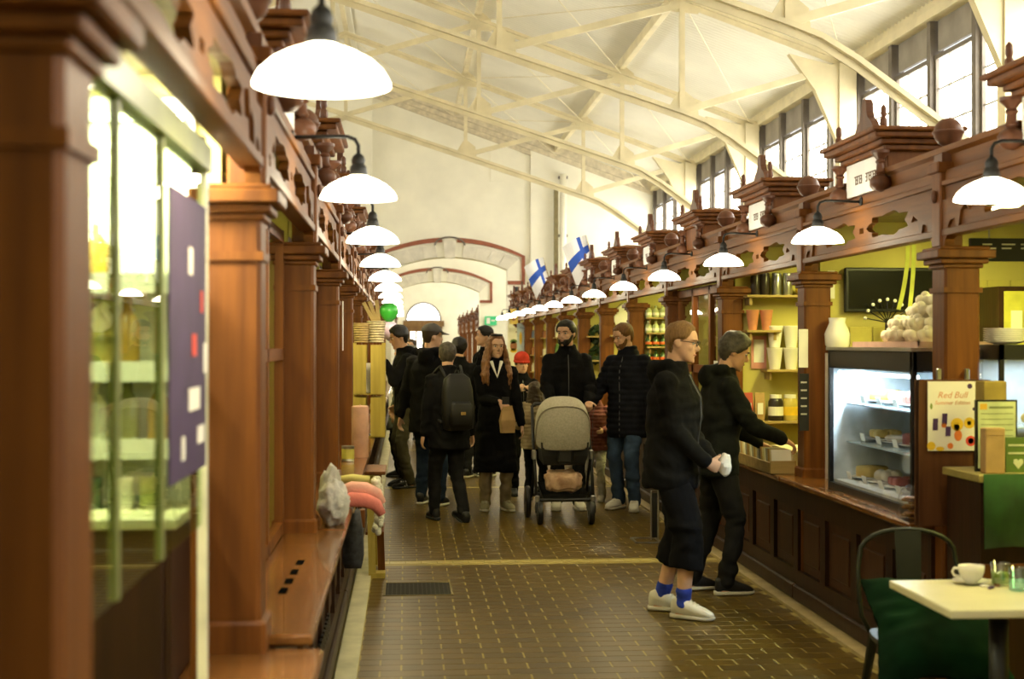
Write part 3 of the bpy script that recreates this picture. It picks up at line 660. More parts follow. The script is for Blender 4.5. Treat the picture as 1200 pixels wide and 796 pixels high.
# white notice and jug at the left of the café wall
(xa, za), (xb, zb) = px_on(971, 317, Yb - .03), px_on(979, 350, Yb - .03)
kitem('narrow white notice on the yellow wall beside the television', 'notice', 'notice', MB().box(xa, xb, -.006, 0, zb, za), M_PAPERW, (0, Yb - .012, 0))
xc, zc = px_on(979, 395, Yb - .2)
kitem('pale ceramic jug behind the left end of the cake display', 'jug', 'jug', MB().lathe([(.04, 0), (.075, .05), (.08, .12), (.05, .19), (.055, .22)], n=14).box(-.06, .06, -.06, .06, -.83 + .0, -.001), [M_WHITE], (xc + .03, Yb - .14, zc - .1), .8)
# end panel with drinks poster
Yp = 6.42
(xa, za), (xb, zb) = at_y(1076, 445, Yp), at_y(1146, 613, Yp)
kitem('upright brown wooden end panel carrying the drinks poster', 'panel', 'end_panel', MB().box(xa, xb, 0, .03, .801, za, 0, .004).box(xa, xa + .02, -.01, .05, .801, za).box(xb - .02, xb, -.01, .05, .801, za), wood('end_panel_oak', (.11, .043, .016), (.07, .026, .010)), (0, Yp, 0))
(pa, qa), (pb, qb) = at_y(1086, 447, Yp), at_y(1143, 528, Yp)
P = thing('drinks_poster', 'white poster with script lettering, cans and fruit on the brown end panel', 'poster', (0, Yp - .011, 0))
MB().box(pa, pb, -.002, 0, qb, qa).build('poster_sheet', mat('poster_white', (.80, .77, .70), rough=.5, var=.02), P)
Wp, Hp = pb - pa, qa - qb
def pp(a, b): return pa + a * Wp, qa - b * Hp
def flat(poly, m, name): MB().prism(poly, 'y', -.0035, -.002).build(name, m, P)
def disc(a, b, r, m, name, sx=1.0): c = pp(a, b); flat([(c[0] + r * sx * math.cos(q * PI / 8), c[1] + r * math.sin(q * PI / 8)) for q in range(16)], m, name)
mp = mat('poster_purple', (.07, .03, .12)); mo = mat('poster_orange', (.80, .22, .04)); my = mat('poster_yellow', (.85, .55, .03)); mr = mat('poster_red', (.70, .08, .05)); mg = mat('poster_green', (.20, .28, .05)); mpk = mat('poster_peach_ink', (.75, .38, .22))
for (tx, b, sz) in (('Red Bull', .20, .042), ('Summer Edition', .31, .026)):
    mb = text_mesh(tx, sz, 'lettering', shear=.3); c = pp(.5, b); xf(mb, lambda q: Vector((c[0] + q.x, -.003 - q.z, c[1] + q.y))); mb.build('lettering', mpk, P)
disc(.86, .07, .012, mp, 'badge')
for a, b, hh in ((.15, .62, .055), (.34, .54, .05), (.41, .72, .045)):
    c = pp(a, b); flat([(c[0] - .012, c[1] - hh / 2), (c[0] + .012, c[1] - hh / 2), (c[0] + .014, c[1] + hh / 2), (c[0] - .010, c[1] + hh / 2)], mp, 'drink_can')
disc(.33, .63, .012, mo, 'fruit'); disc(.60, .62, .030, my, 'fruit'); disc(.59, .66, .014, mg, 'fruit'); disc(.62, .78, .026, mo, 'fruit', .7); disc(.85, .60, .026, my, 'fruit'); disc(.85, .6, .010, mg, 'fruit')
disc(.88, .86, .024, mr, 'fruit'); disc(.88, .86, .014, mat('poster_pink', (.80, .45, .38)), 'fruit'); disc(.46, .93, .014, mo, 'fruit'); disc(.07, .93, .020, my, 'fruit'); disc(.25, .97, .010, my, 'fruit', 2)
disc(.07, .36, .014, mg, 'leaf', .4); disc(.95, .40, .008, mp, 'berry')
for i, u in enumerate((1100, 1133)):
    xx, zz = at_y(u, 440, Yp + .02); kitem('small clear clip on top of the end panel, %s one' % ('left', 'right')[i], 'clip', 'clip', MB().box(-.01, .01, -.012, .012, -.02, .05, 0, .004), M_STEELB, (xx, Yp + .02, za))
# glass jar / wooden tray at the near end of the cake case
yb_, xb_ = 6.62, 2.44
jar = thing('glass_jar', 'round glass jar of brown cookies between end panel and cake display', 'jar', (2.42, 6.66, .80))
MB().lathe([(.055, 0), (.062, .02), (.062, .12), (.045, .145), (.045, .16), (.043, .16), (.043, .145), (.058, .118), (.058, .02)], n=18).build('jar_glass', M_GLASS, jar, True)
for i in range(9): MB().lathe([(.03, 0), (.035, .006), (.03, .012)], n=10).build('cookie', mat('baked_brown', (.30, .15, .05)), jar, loc=(.018 * math.cos(i * 2.1), .018 * math.sin(i * 2.1), .006 + i * .012))
# café counter at the right edge
Yc = 5.95
C = thing('cafe_counter', 'low cafe counter with a green cloth hanging over its front at right edge', 'counter', (0, Yc, 0))
xl = at_y(1149, 560, Yc)[0]
MB().box(xl, 3.9, 0, .38, 0, 1.05).build('counter_body', M_WOODD, C); MB().box(xl - .02, 3.9, -.03, .39, 1.05, 1.085, 0, .004).build('counter_top', mat('olive_worktop', (.30, .25, .08), rough=.4), C)
cl = MB(); n = 24; top = []; bot = []; ring = []
for i in range(n + 1):
    x = xl + (3.9 - xl) * i / n; top.append((x, -.038, 1.088)); bot.append((x, -.05 - .018 * math.sin(i * 1.3), .77 + .012 * math.sin(i * .9)))
cl.add(top + bot + [(a, b + .008, c) for a, b, c in top] + [(a, b + .008, c) for a, b, c in bot], [(i, i + 1, n + 2 + i, n + 1 + i) for i in range(n)] + [(2 * n + 2 + i, 3 * n + 3 + i, 3 * n + 4 + i, 2 * n + 3 + i) for i in range(n)] + [(n + 1 + i, n + 2 + i, 3 * n + 4 + i, 3 * n + 3 + i) for i in range(n)])
cl.build('green_cloth', mat('green_cotton', (.030, .115, .022), rough=.9, var=.2, sheen=.3), C, True)
MB().box(xl - .01, 3.9, -.02, .0, .62, .70).build('counter_rail', M_WOOD, C)
def card(u0, v0, u1, v1, Y, m, name, label, cat, th=.02):
    (a, z_a), (b, z_b) = at_y(u0, v0, Y), at_y(u1, v1, Y); return kitem(label, cat, name, MB().box(a, b, 0, th, z_b, z_a, 0, min(.003, th / 4)), m, (0, Y, 0))
xx, zz = at_y(1164, 555, Yc + .08)
def cbox(u0, u1, v0, Y, m, name, label, dep=.14):
    (a, zt), (b, _) = at_y(u0, v0, Y), at_y(u1, v0, Y)
    return kitem(label, 'box', name, MB().box(a, b, 0, dep, 1.0855, zt, 0, .004).box(a + .004, b - .004, -.002, 0, zt - .03, zt - .028), m, (0, Y, 0))
cbox(1155, 1178, 502, Yc + .02, M_KRAFT, 'cardboard_box', 'brown cardboard box on the cafe counter in front of the notice', .06)
cbox(1153, 1180, 447, Yc + .22, mat('mustard_card', (.34, .25, .05), rough=.8), 'cardboard_box', 'taller mustard yellow box on the cafe counter behind the notice', .1)
N_ = thing('framed_notice', 'dark framed pale green notice leaning on the cafe counter', 'notice', (0, Yc + .12, 0))
(a, zt), (b, zb) = at_y(1146, 471, Yc + .12), at_y(1190, 516, Yc + .12)
MB().box(a - .008, b + .008, 0, .02, 1.0855, zt + .008).build('frame', M_CASEB, N_); MB().box(a, b, -.002, 0, 1.10, zt).build('sheet', mat('pale_green_paper', (.55, .62, .33), rough=.8), N_)
for i in range(6): MB().box(a + .05 if i == 0 else a + .012, b - .012, -.003, -.002, zt - .03 - i * .024, zt - .024 - i * .024 + (.004 if i == 0 else -.003)).build('text_line', mat('olive_text', (.22, .26, .12)), N_)
MB().box(a + .008, a + .04, -.003, -.002, zt - .034, zt - .008).build('logo', mat('amber_logo', (.70, .42, .04)), N_)
gb = thing('green_card', 'green card with a pale heart and stripes at right edge of cafe counter', 'sign', (0, Yc + .10, 0))
(a, zt), (b, zb) = at_y(1180, 513, Yc + .06), at_y(1216, 556, Yc + .06)
MB().box(a, b, -.03, -.02, 1.0855, zt).build('card', mat('olive_green_card', (.10, .17, .03), rough=.7), gb)
mh = mat('pale_print', (.55, .58, .38))
hx, hz = a + .055, 1.13
MB().prism([(hx, hz - .03), (hx + .022, hz - .004), (hx + .02, hz + .012), (hx + .008, hz + .014), (hx, hz + .006), (hx - .008, hz + .014), (hx - .02, hz + .012), (hx - .022, hz - .004)], 'y', -.032, -.03).build('heart', mh, gb)
for z in (1.165, 1.20): MB().box(a + .01, b - .01, -.032, -.03, z, z + .008).build('stripe', mh, gb)
# second glass case, plates, jar of pretzels, menu board and cupboards of the café
D2 = thing('counter_case', 'low glass pastry case at the right edge behind the cafe counter', 'display case', (0, 6.36, 0))
(a, zt), _ = at_y(1172, 404, 6.36), 0
MB().box(a, 3.9, 0, .4, zt - .07, zt).box(a, a + .02, 0, .02, .9, zt).box(a, 3.9, 0, .4, .86, .9).build('case_frame', M_CASEB, D2); MB().box(a + .02, 3.9, .01, .014, .9, zt - .07).build('front_glass', M_GLASS, D2); MB().box(a + .02, 3.9, .38, .39, .9, zt - .07).build('lining', mat('pale_steel_lining', (1, 1, 1)), D2)
MB().box(a + .03, 3.85, .05, .36, 1.25, 1.258).build('glass_shelf', mat('shelf_glass', (1, 1, 1)), D2)
MB().box(a, 3.9, .0, .4, 0, .86).build('base', M_WOODD, D2)
ld = bpy.data.lights.new('case_light', 'AREA'); ld.shape = 'RECTANGLE'; ld.size = .9; ld.size_y = .1; ld.energy = 5; ld.color = (.75, .9, 1)
lo = bpy.data.objects.new('case_light', ld); COL.objects.link(lo); lo.parent = D2; lo.location = (3.3, .2, zt - .08)
for i in range(4): kitem('cream bun on the shelf of the low pastry case', 'bun', 'bun', MB().ball((0, 0, 0), .045, 10, (1.2, 1, .75)), cakes[i % 2 * 3], (a + .12 + i * .12, 6.56, 1.292), True, 'buns in the low pastry case')
Ys = 6.36; xs, zs = max(a + .11, at_y(1168, 397, Ys + .2)[0]), zt
for i in range(7): kitem('white dinner plate in the stack at the cafe', 'plate', 'dinner_plate', MB().lathe([(.05, 0), (.06, .004), (.10, .014), (.10, .017), (.05, .007)], n=18), M_WHITE, (xs, Ys + .2, zs + .001 + i * .010), True, 'dinner plates stacked at the cafe')
xs, zs = at_y(1151, 445, 6.55)
pj = thing('pretzel_jar', 'glass jar of brown pretzels behind the end panel', 'jar', (2.665, 6.55, zs))
MB().lathe([(.055, 0), (.06, .01), (.06, .13), (.05, .15), (.046, .15), (.056, .13), (.056, .01)], n=18).build('jar_glass', M_GLASS, pj, True)
for i in range(7): MB().ball((.022 * math.cos(i * 2.2), .022 * math.sin(i * 2.2), .03 + i * .013), .024, 8).build('pretzel', mat('baked_gold', (.42, .22, .04)), pj, True)
kitem('small wall bracket shelf under the pretzel jar', 'shelf', 'bracket_shelf', MB().box(2.60, 2.735, 6.48, 6.62, zs - .02, zs).box(2.60, 2.64, 6.48, 6.62, zs - .1, zs - .02), M_WOOD, (0, 0, 0))
MBD = thing('menu_board', 'long black chalk menu board hung at the top of the cafe', 'menu board', (0, 7.0, 0))
(a, zt), (_, zb) = at_y(1138, 279, 7.0), at_y(1138, 306, 7.0)
MB().box(a, 3.9, 0, .03, zb, zt).build('board', M_CHALK, MBD)
for i in range(9):
    x = a + .06 + i * .1
    for j in range(2 + (i * 3) % 3): MB().box(x, x + .05 + .02 * ((i + j) % 2), -.002, 0, zt - .035 - j * .02, zt - .028 - j * .02).build('chalk_text', M_CHALKW, MBD)
for x in (a + .1, 3.7): MB().tube([(x, .015, zt), (x, .015, 2.42)], .004, 5).build('hanger', M_STEELB, MBD)
cup = thing('wall_cupboard', 'wall cupboard with yellow glowing glass doors in the cafe', 'cupboard', (0, Yb - .32, 0))
MB().box(3.66, 4.35, .0, .3, 1.60, 2.0).build('body', M_WOODD, cup)
for i in range(3): q = MB().box(3.69 + i * .22, 3.88 + i * .22, -.015, 0, 1.63, 1.97).build('door', mat('frosted_yellow_glass', (.60, .58, .10), rough=.3), cup); MB().box(3.73 + i * .22, 3.80 + i * .22, -.02, -.015, 1.68, 1.85).build('door_notice', M_PAPERW, q)
# -- stall 1: cups, canisters, tea, crate of cards -----------------------------
Y1 = wall_y(1)
def plank(k, u0, u1, v, label, dep=.2, up=True):
    Y = wall_y(k); (a, z), (b, _) = at_y(u0, v, Y - dep / 2), at_y(u1, v, Y - dep / 2)
    kitem(label, 'shelf', 'wall_shelf', MB().box(a, b, -dep, 0, z - .02, z, 0, .003).box(a + .03, a + .05, -dep * .8, 0, z - .08, z - .02).box(b - .05, b - .03, -dep * .8, 0, z - .08, z - .02), M_SHELF, (0, Y, 0)); return z
def cyl(prof, n=14): return MB().lathe(prof, n=n)
zz = plank(1, 872, 950, 346, 'top yellow shelf of the cup stall')
for i, (u, m_) in enumerate(((885, M_DARKJ), (896, M_DARKJ), (910, M_STEELB), (923, M_STEELB))):
    xx, _ = at_y(u, 346, Y1 - .1)
    q = thing('canister', '%s canister from the left on the top shelf of the cup stall, %s' % (ROW[i], 'black' if i < 2 else 'silver'), 'canister', (xx, Y1 - .1, zz))
    MB().lathe([(.036, 0), (.038, .005), (.038, .15), (.036, .155)], n=16).build('body', m_, q, .7); MB().lathe([(.039, .155), (.039, .172), (.03, .178), (.0, .18)], n=16).build('lid', m_, q, .7)
zz = plank(1, 872, 912, 387, 'shelf under the salmon cups')
for i, u in enumerate((882, 898)):
    xx, _ = at_y(u, 387, Y1 - .1)
    kitem('salmon pink takeaway cup on the stall shelf, %s of the pair' % ('left', 'right')[i], 'cup', 'salmon_cup', MB().lathe([(.032, 0), (.05, .14), (.052, .145), (.052, .16), (.047, .16), (.03, .006)], n=18), M_TERRA, (xx, Y1 - .1, zz), .8)
zz = plank(1, 895, 950, 433, 'shelf under the white cup stacks')
for i, u in enumerate((908, 927)):
    for j in range(2):
        xx, _ = at_y(u, 433, Y1 - .1)
        mb = MB().lathe([(.042, 0), (.062, .155), (.065, .16), (.065, .172), (.058, .172), (.04, .006)], n=18)
        kitem('white paper cup, %s of the %s stack on the stall shelf' % (('lower', 'upper')[j], ('left', 'right')[i]), 'cup', 'paper_cup', mb, M_WHITE, (xx, Y1 - .1, zz + j * .174), .8)
zz = plank(1, 872, 950, 352 + 22, 'thin shelf with a fallen green packet', .12) if False else 0
xx, z_ = at_y(946, 318, Y1 - .06)
xx, z_ = at_y(943, 343, Y1 - .1)
kitem('small yellow lemon shaped ball on the top shelf of the cup stall', 'ornament', 'yellow_ball', MB().ball((0, 0, .04), .04, 12), mat('lemon_yellow', (.75, .50, .03), rough=.4), (at_y(938, 346, Y1 - .1)[0], Y1 - .1, at_y(938, 346, Y1 - .1)[1] + .0), True)
# signs hung on the pillar
(a, zt), (b, zb) = at_y(936, 386, 8.80), at_y(947, 431, 8.80)
kitem('narrow white notice hanging on the left of the pillar', 'notice', 'notice', MB().box(a, b, 0, .006, zb, zt, 0, .001), M_PAPERW, (0, 8.80, 0))
cb = thing('chalk_sign', 'small black chalk price board on the left of the pillar', 'sign', (0, 8.80, 0))
(a, zt), (b, zb) = at_y(937, 438, 8.80), at_y(948, 505, 8.80)
MB().box(a, b, 0, .01, zb, zt, 0, .001).build('board', M_CHALK, cb)
for i in range(5): MB().box(a + .008, b - .014, -.002, 0, zt - .06 - i * .05, zt - .05 - i * .05).build('chalk_text', M_CHALKW, cb)
# worktop goods of stall 1
def on_top(u, v, h=.801): return on_floor(u, v, h)
cr = thing('card_crate', 'open wooden crate of cards standing on the counter edge', 'crate', (2.44, 9.25, .801))
cw, cl_, ch = .17, 1.10, .085
for q in ((-cw / 2, cw / 2, -.20, -.188), (-cw / 2, cw / 2, cl_ - .012, cl_)): MB().box(q[0], q[1], q[2], q[3], 0, ch, 0, .002).build('end_board', M_SHELF, cr)
for x in (-cw / 2, cw / 2 - .012): MB().box(x, x + .012, -.188, cl_ - .012, 0, ch - .012, 0, .002).build('side_board', M_SHELF, cr)
MB().box(-cw / 2, cw / 2, -.19, cl_ - .01, 0, .006).build('crate_floor', M_SHELF, cr)
pc = [M_PAPERW, mat('cream_card', (.62, .54, .30), rough=.8), M_KRAFT, mat('grey_card', (.35, .35, .28), rough=.8)]
for i in range(26):
    y = -.15 + i * .047
    mb = MB().obox(Matrix.Translation((0, 0, .075)) @ Matrix.Rotation(-.25 + .1 * math.sin(i), 4, 'X'), cw - .04, .006, .13 + .02 * ((i * 3) % 3))
    kitem('paper card filed upright in the wooden crate', 'card', 'paper_card', mb, pc[(i * 5) % 4], (2.44, 9.25 + y, .815), False, 'cards filed in the crate')
xx, yy = on_top(925, 528); lidm = mat('pale_lid', (.66, .60, .40), rough=.6)
kitem('pale shallow box behind the card crate', 'box', 'pale_box', MB().box(-.14, .14, -.28, .28, 0, .10, 0, .008).box(-.15, .15, -.29, .29, .10, .118, 0, .004), lidm, (2.76, 9.75, .801))
zq = plank(1, 872, 950, 493, 'low shelf carrying tea packets and jars at the cup stall', .24)
for i, (x, y, m_, l) in enumerate(((2.92, 11.06, M_DARKJ, 'dark jar with pale label on the low shelf of the cup stall'), (3.04, 11.08, mat('amber_jar', (.62, .48, .12), rough=.25), 'amber honey jar on the low shelf of the cup stall'))):
    q = thing('jar', l, 'jar', (x, y, zq + .001)); MB().lathe([(.055, 0), (.06, .01), (.06, .15), (.045, .175)], n=16).build('body', m_, q, .7); MB().lathe([(.048, .175), (.048, .205), (.0, .207)], n=16).build('lid', M_WHITE, q, .7); MB().lathe([(.061, .04), (.061, .11)], n=16).build('label_band', M_PAPERW if i == 0 else my, q)
for i, (x, y, m_) in enumerate(((2.70, 11.08, mat('red_packet', (.50, .08, .05))), (2.79, 11.06, M_KRAFT), (2.62, 11.09, M_PAPERW))):
    mb = MB().loft([[(-.035, -.02, 0), (.035, -.02, 0), (.035, .02, 0), (-.035, .02, 0)], [(-.04, -.025, .10), (.04, -.025, .10), (.04, .025, .10), (-.04, .025, .10)], [(-.038, -.004, .22), (.038, -.004, .22), (.038, .004, .22), (-.038, .004, .22)]])
    q = kitem(('red', 'kraft brown', 'white')[i] + ' tea packet standing on the low shelf of the cup stall', 'packet', 'tea_packet', mb, m_, (x, y, zq + .001)); MB().box(-.022, .022, -.03, -.024, .05, .14).build('label_patch', M_PAPERW if i < 2 else M_LABELR, q)
pk = (Y1 - .06)
(a, zt), (b, zb) = at_y(885, 398, pk), at_y(897, 425, pk)
pn = thing('pink_notice', 'pink edged white notice pinned beside the cups', 'notice', (0, Y1, 0))
MB().box(a - .02, b + .02, -.012, -.006, zb - .05, zt + .03).build('backing', mat('pink_card', (.65, .30, .25)), pn); MB().box(a, b, -.016, -.012, zb, zt).build('sheet', M_PAPERW, pn)
# -- stall 2: glazed cabinet front ---------------------------------------------
q = thing('glazed_front', 'wooden glazed cabinet front closing the stall, lamps mirrored in its panes', 'glazed front', (2.60, RY(2), 0))
fr = MB()
for y in (-1.07, -.36, .36, 1.07): fr.box(0, .05, y - .035, y + .035, .80, 2.15)
for z in (.83, 1.42, 2.11): fr.box(0, .05, -1.07, 1.07, z - .035, z + .035)
fr.build('frame', M_WOOD, q)
for y in (-.715, 0, .715):
    for z0_, z1_ in ((.865, 1.385), (1.455, 2.075)): MB().box(.02, .026, y - .33, y + .33, z0_, z1_).build('pane', M_GLASS, q)
(a, b) = at_x(833, 380, 2.595)
kitem('white paper notice stuck inside the glazed cabinet front', 'notice', 'notice', MB().box(2.590, 2.594, 11.62, 11.82, 1.25, 1.50), M_PAPERW, (0, 0, 0))
# -- stalls 3.. : goods on the closing partitions ---------------------------------
Y3 = wall_y(3)
bot = MB().lathe([(.036, 0), (.038, .01), (.038, .17), (.02, .22), (.014, .235), (.014, .285), (.016, .288), (.016, .30), (0, .30)], n=10)
bm_ = {0: bot.mesh('bottle', M_CLEARB, True), 1: bot.mesh('bottle', M_GREENB, True)}
lbm = MB().lathe([(.0385, .05), (.0385, .12)], n=10).mesh('bottle_label', M_LABELR); lbw = MB().lathe([(.0385, .05), (.0385, .12)], n=10).mesh('bottle_label', M_PAPERW)
for row, v in enumerate((372, 390, 406, 424, 442)):
    zz = plank(3, 757, 805, v, '%s shelf from the top in the bottle stall' % ROW[row], .14)
    for j in range(7):
        xx = at_y(760, v, Y3 - .07)[0] + j * .082
        b_ = link('bottle', bm_[1 if row >= 2 else 0], None, (xx, Y3 - .07, zz)); tag(b_, ('green glass bottle on the lower lit shelves of the bottle stall' if row >= 2 else 'clear pale bottle on the upper lit shelves of the bottle stall'), 'bottle', 'lower bottles' if row >= 2 else 'upper bottles')
        b_.scale = (1, 1, .44)
        link('bottle_label', lbm if row >= 2 else lbw, b_)
Y4 = wall_y(4); xx, zz = at_y(737, 372, Y4 - .03)
kitem('round white wall plate in the yellow lit stall', 'wall plate', 'wall_plate', MB().lathe([(.0, -.02), (.12, -.02), (.19, -.005), (.20, 0), (.19, .005), (.0, -.005)], n=24, M=Matrix.Rotation(PI / 2, 3, 'X')), M_WHITE, (xx, Y4 - .03, zz), True)
Y5 = wall_y(5); mlf = mat('dark_leaf', (.012, .035, .010), rough=.5)
for i, v in enumerate((392, 416)):
    xx, zz = at_y(699, v, Y5 - .05); mb = MB(); random.seed(i)
    for j in range(40):
        a = j * 2.4; r_ = .09 + .02 * math.sin(j * 3.1)
        mb.obox(Matrix.Translation((r_ * math.cos(a), .02 * math.sin(j * 5), r_ * math.sin(a))) @ Matrix.Rotation(a + random.random(), 4, 'Y') @ Matrix.Rotation(random.random() * 2, 4, 'X'), .10, .045, .004)
    kitem('dark green leaf wreath on the stall wall, %s one' % ('upper', 'lower')[i], 'wreath', 'leaf_wreath', mb, mlf, (xx, Y5 - .05, zz))
pal = [mat('pack_%d' % i, c, rough=.6) for i, c in enumerate([(.55, .10, .05), (.62, .45, .08), (.12, .22, .06), (.65, .60, .45), (.30, .12, .05), (.10, .12, .22)])]
for k in (4, 5, 6, 7, 8, 9, 10, 11):
    for r_, z in enumerate((1.05, 1.40, 1.75)):
        Y = wall_y(k); kitem('%s shelf from below in the %s stall on the right' % (ROW[r_], ROW[k + 1]), 'shelf', 'wall_shelf', MB().box(2.62, 3.5, -.18, 0, z - .02, z), M_SHELF, (0, Y, 0))
        if k in (4, 5) and r_ > 0: continue
        for j in range(6):
            h_ = .14 + .03 * ((j * 7 + k) % 4)
            mb = MB().box(-.045, .045, -.04, .04, 0, h_ * .8, 0, .004).box(-.03, .03, -.028, .028, h_ * .8, h_, 0, .003) if (j + k) % 2 else MB().lathe([(.04, 0), (.042, .01), (.042, h_ * .8), (.03, h_ * .9), (.03, h_), (0, h_)], n=10)
            kitem('%s %s on the %s shelf of the %s right stall, %s along' % (('red', 'mustard', 'green', 'cream', 'brown', 'navy')[(j * 2 + k + r_) % 6], 'carton' if (j + k) % 2 else 'jar', ('low', 'middle', 'high')[r_], ROW[k + 1], ROW[j]), 'package', 'carton' if (j + k) % 2 else 'jar', mb, pal[(j * 2 + k + r_) % 6], (2.70 + j * .13, Y - .09, z + .0005))
# white boards in far stalls, posters at the end of the row
def poster(u0, v0, u1, v1, Y, label, base, marks):
    (a, zt), (b, zb) = at_y(u0, v0, Y), at_y(u1, v1, Y); P_ = thing('hanging_poster', label, 'poster', (0, Y, 0))
    MB().box(a, b, 0, .03, zb, zt).build('board', base, P_)
    for (x, z, r1, r2, m_) in marks: c = (a + x * (b - a), zt - z * (zt - zb)); MB().prism([(c[0] + r1 * math.cos(q * PI / 6), c[1] + r2 * math.sin(q * PI / 6)) for q in range(12)], 'y', -.004, 0).build('printed_shape', m_, P_)
    return P_, a, b, zt, zb
P_, a, b, zt, zb = poster(606, 379, 629, 425, 30.0, 'pale blue poster with tall yellow drinks at the end of the right row', mat('sky_print', (.50, .60, .66)), [(.18, .38, .03, .14, my), (.85, .82, .06, .10, my), (.70, .5, .03, .1, mr), (.48, .58, .04, .14, M_KRAFT), (.9, .45, .02, .08, M_LABELR), (.6, .68, .03, .06, M_KRAFT)])
for i in range(2): mb = text_mesh('Munkkiset' if i == 0 else 'aasit', .075, 'lettering'); c = ((a + b) / 2, zt - .1 - i * .09); xf(mb, lambda q: Vector((c[0] + q.x, -.002 - q.z, c[1] + q.y))); mb.build('lettering', mat('blue_ink', (.10, .20, .35)), P_)
poster(597, 362, 607, 380, 31.6, 'round yellow food sign beside the arch', mat('yellow_print', (.62, .45, .08)), [(.5, .5, .06, .1, pal[4])])
poster(596, 384, 608, 420, 32.2, 'white food poster with a burger picture beside the arch', M_PAPERW, [(.5, .6, .08, .12, pal[4]), (.5, .45, .08, .05, pal[2]), (.5, .75, .08, .05, my)])
q = thing('wall_lantern', 'small white globe lantern with black cap on the end wall', 'lamp', (at_y(605, 350, YEND - .2)[0], YEND - .25, at_y(605, 350, YEND - .2)[1]))
MB().lathe([(.0, -.13), (.10, -.10), (.14, 0), (.13, .06), (.05, .1)], n=14).build('globe', glow('lantern_glow', (1, .97, .9), 2.2), q, True); MB().lathe([(.09, .1), (.11, .13), (.05, .2), (.04, .28), (0, .29)], n=12).build('cap', M_BLACK, q); MB().box(-.02, .02, 0, .25, .12, .16).build('bracket', M_BLACK, q)
q = thing('exit_sign', 'green and white exit sign on the second arch wall', 'sign', (at_y(575, 376, 47.5)[0], 47.5, at_y(575, 376, 47.5)[1]))
MB().box(-.2, .2, 0, .05, -.15, .15).build('panel', mat('exit_green', (.04, .38, .14), emis=(.05, .5, .2), estr=.5), q); MB().box(-.14, -.02, -.004, 0, -.1, .1).box(.02, .15, -.004, 0, -.02, .03).build('pictogram', M_PAPERW, q)
# Finnish flags on the right cornice
for i, (u, v, lab) in enumerate(((674, 325, 'large white and blue cross flag leaning from the right cornice'), (633, 345, 'small distant white and blue cross flag on the right cornice'))):
    Y, z = at_x(u, v, 2.40)
    q = thing('flag', lab, 'flag', (2.65 if i == 0 else 2.55, Y, 2.58))
    MB().tube([(.08, 0, 0), (-.02, 0, .32), (-.10, 0, .60)], .008, 6).build('flagpole', M_SHELF, q)
    nx, nz = 12, 8; B = MB(); Wf = {}
    for a in range(nx):
        for b in range(nz):
            def fp(s, t_): return Vector((-.10 + .10 * t_ - .34 * s * (1 - .35 * t_), -.015 - .04 * s + .03 * math.sin(s * 7 + t_), .60 - .36 * t_ - .06 * s - .22 * s * t_ - .12 * s * s))
            f4 = [fp((a + da) / nx, (b + db) / nz) for da, db in ((0, 0), (1, 0), (1, 1), (0, 1))]
            f8 = f4 + [p + Vector((0, .003, 0)) for p in f4]
            (B if (3 <= a <= 4 or 3 <= b <= 4) else Wf.setdefault((a > 4, b > 4), MB())).add(f8, [(0, 1, 2, 3), (7, 6, 5, 4)])
    B.build('flag_cross', mat('flag_blue', (.03, .10, .50), rough=.8, var=.05), q)
    for w_ in Wf.values(): w_.build('flag_field', mat('flag_white', (.85, .85, .85), rough=.8, var=.02), q)

# ------------------------------------------------------------------ left side fittings
YL1 = 4.14            # face of the partition closing the first left bay
# dark cupboard below lit shelves on that partition
cb = thing('base_cupboard', 'dark base cupboard below the lit bottle shelves at left', 'cupboard', (0, YL1 - .42, 0))
MB().box(-1.35, -.60, 0, .42, 0, 1.17).build('body', M_WOODD, cb); MB().box(-1.35, -.585, -.015, .42, 1.17, 1.20, 0, .004).build('ledge', mat('cream_ledge', (.62, .58, .36), rough=.4), cb)
for i in range(3): MB().box(-1.32 + i * .24, -1.10 + i * .24, -.012, 0, .08, 1.12, 0, .004).build('door', M_WOODD, cb)
M_LITSH = mat('white_lit_shelf', (.80, .80, .62), rough=.5)
sh = thing('lit_shelving', 'bright backlit white shelves of bottles behind the left glass', 'shelving', (0, YL1, 0))
MB().box(-1.35, -.60, -.02, -.004, 1.2, 2.35).build('backboard', mat('lit_backboard', (.80, .80, .66), rough=.6), sh)
for z in (1.37, 1.58, 1.82):
    b_ = MB().box(-1.35, -.60, -.22, -.02, z - .02, z, 0, .002).build('shelf', M_LITSH, sh); MB().box(-1.35, -.60, -.226, -.22, z - .035, z + .02).build('price_rail', M_PAPERW, b_)
MB().tube([(-1.3, -.1, 2.28), (-.62, -.1, 2.28)], .012, 6).build('strip_lamp', glow('white_strip', (1, 1, .88), 16), sh)
ld = bpy.data.lights.new('strip_light', 'AREA'); ld.shape = 'RECTANGLE'; ld.size = .7; ld.size_y = .1; ld.energy = 45; ld.color = (1, 1, .82)
lo = bpy.data.objects.new('strip_light', ld); COL.objects.link(lo); lo.parent = sh; lo.location = (-.95, -.26, 2.27); lo.rotation_euler = (math.radians(35), 0, 0)
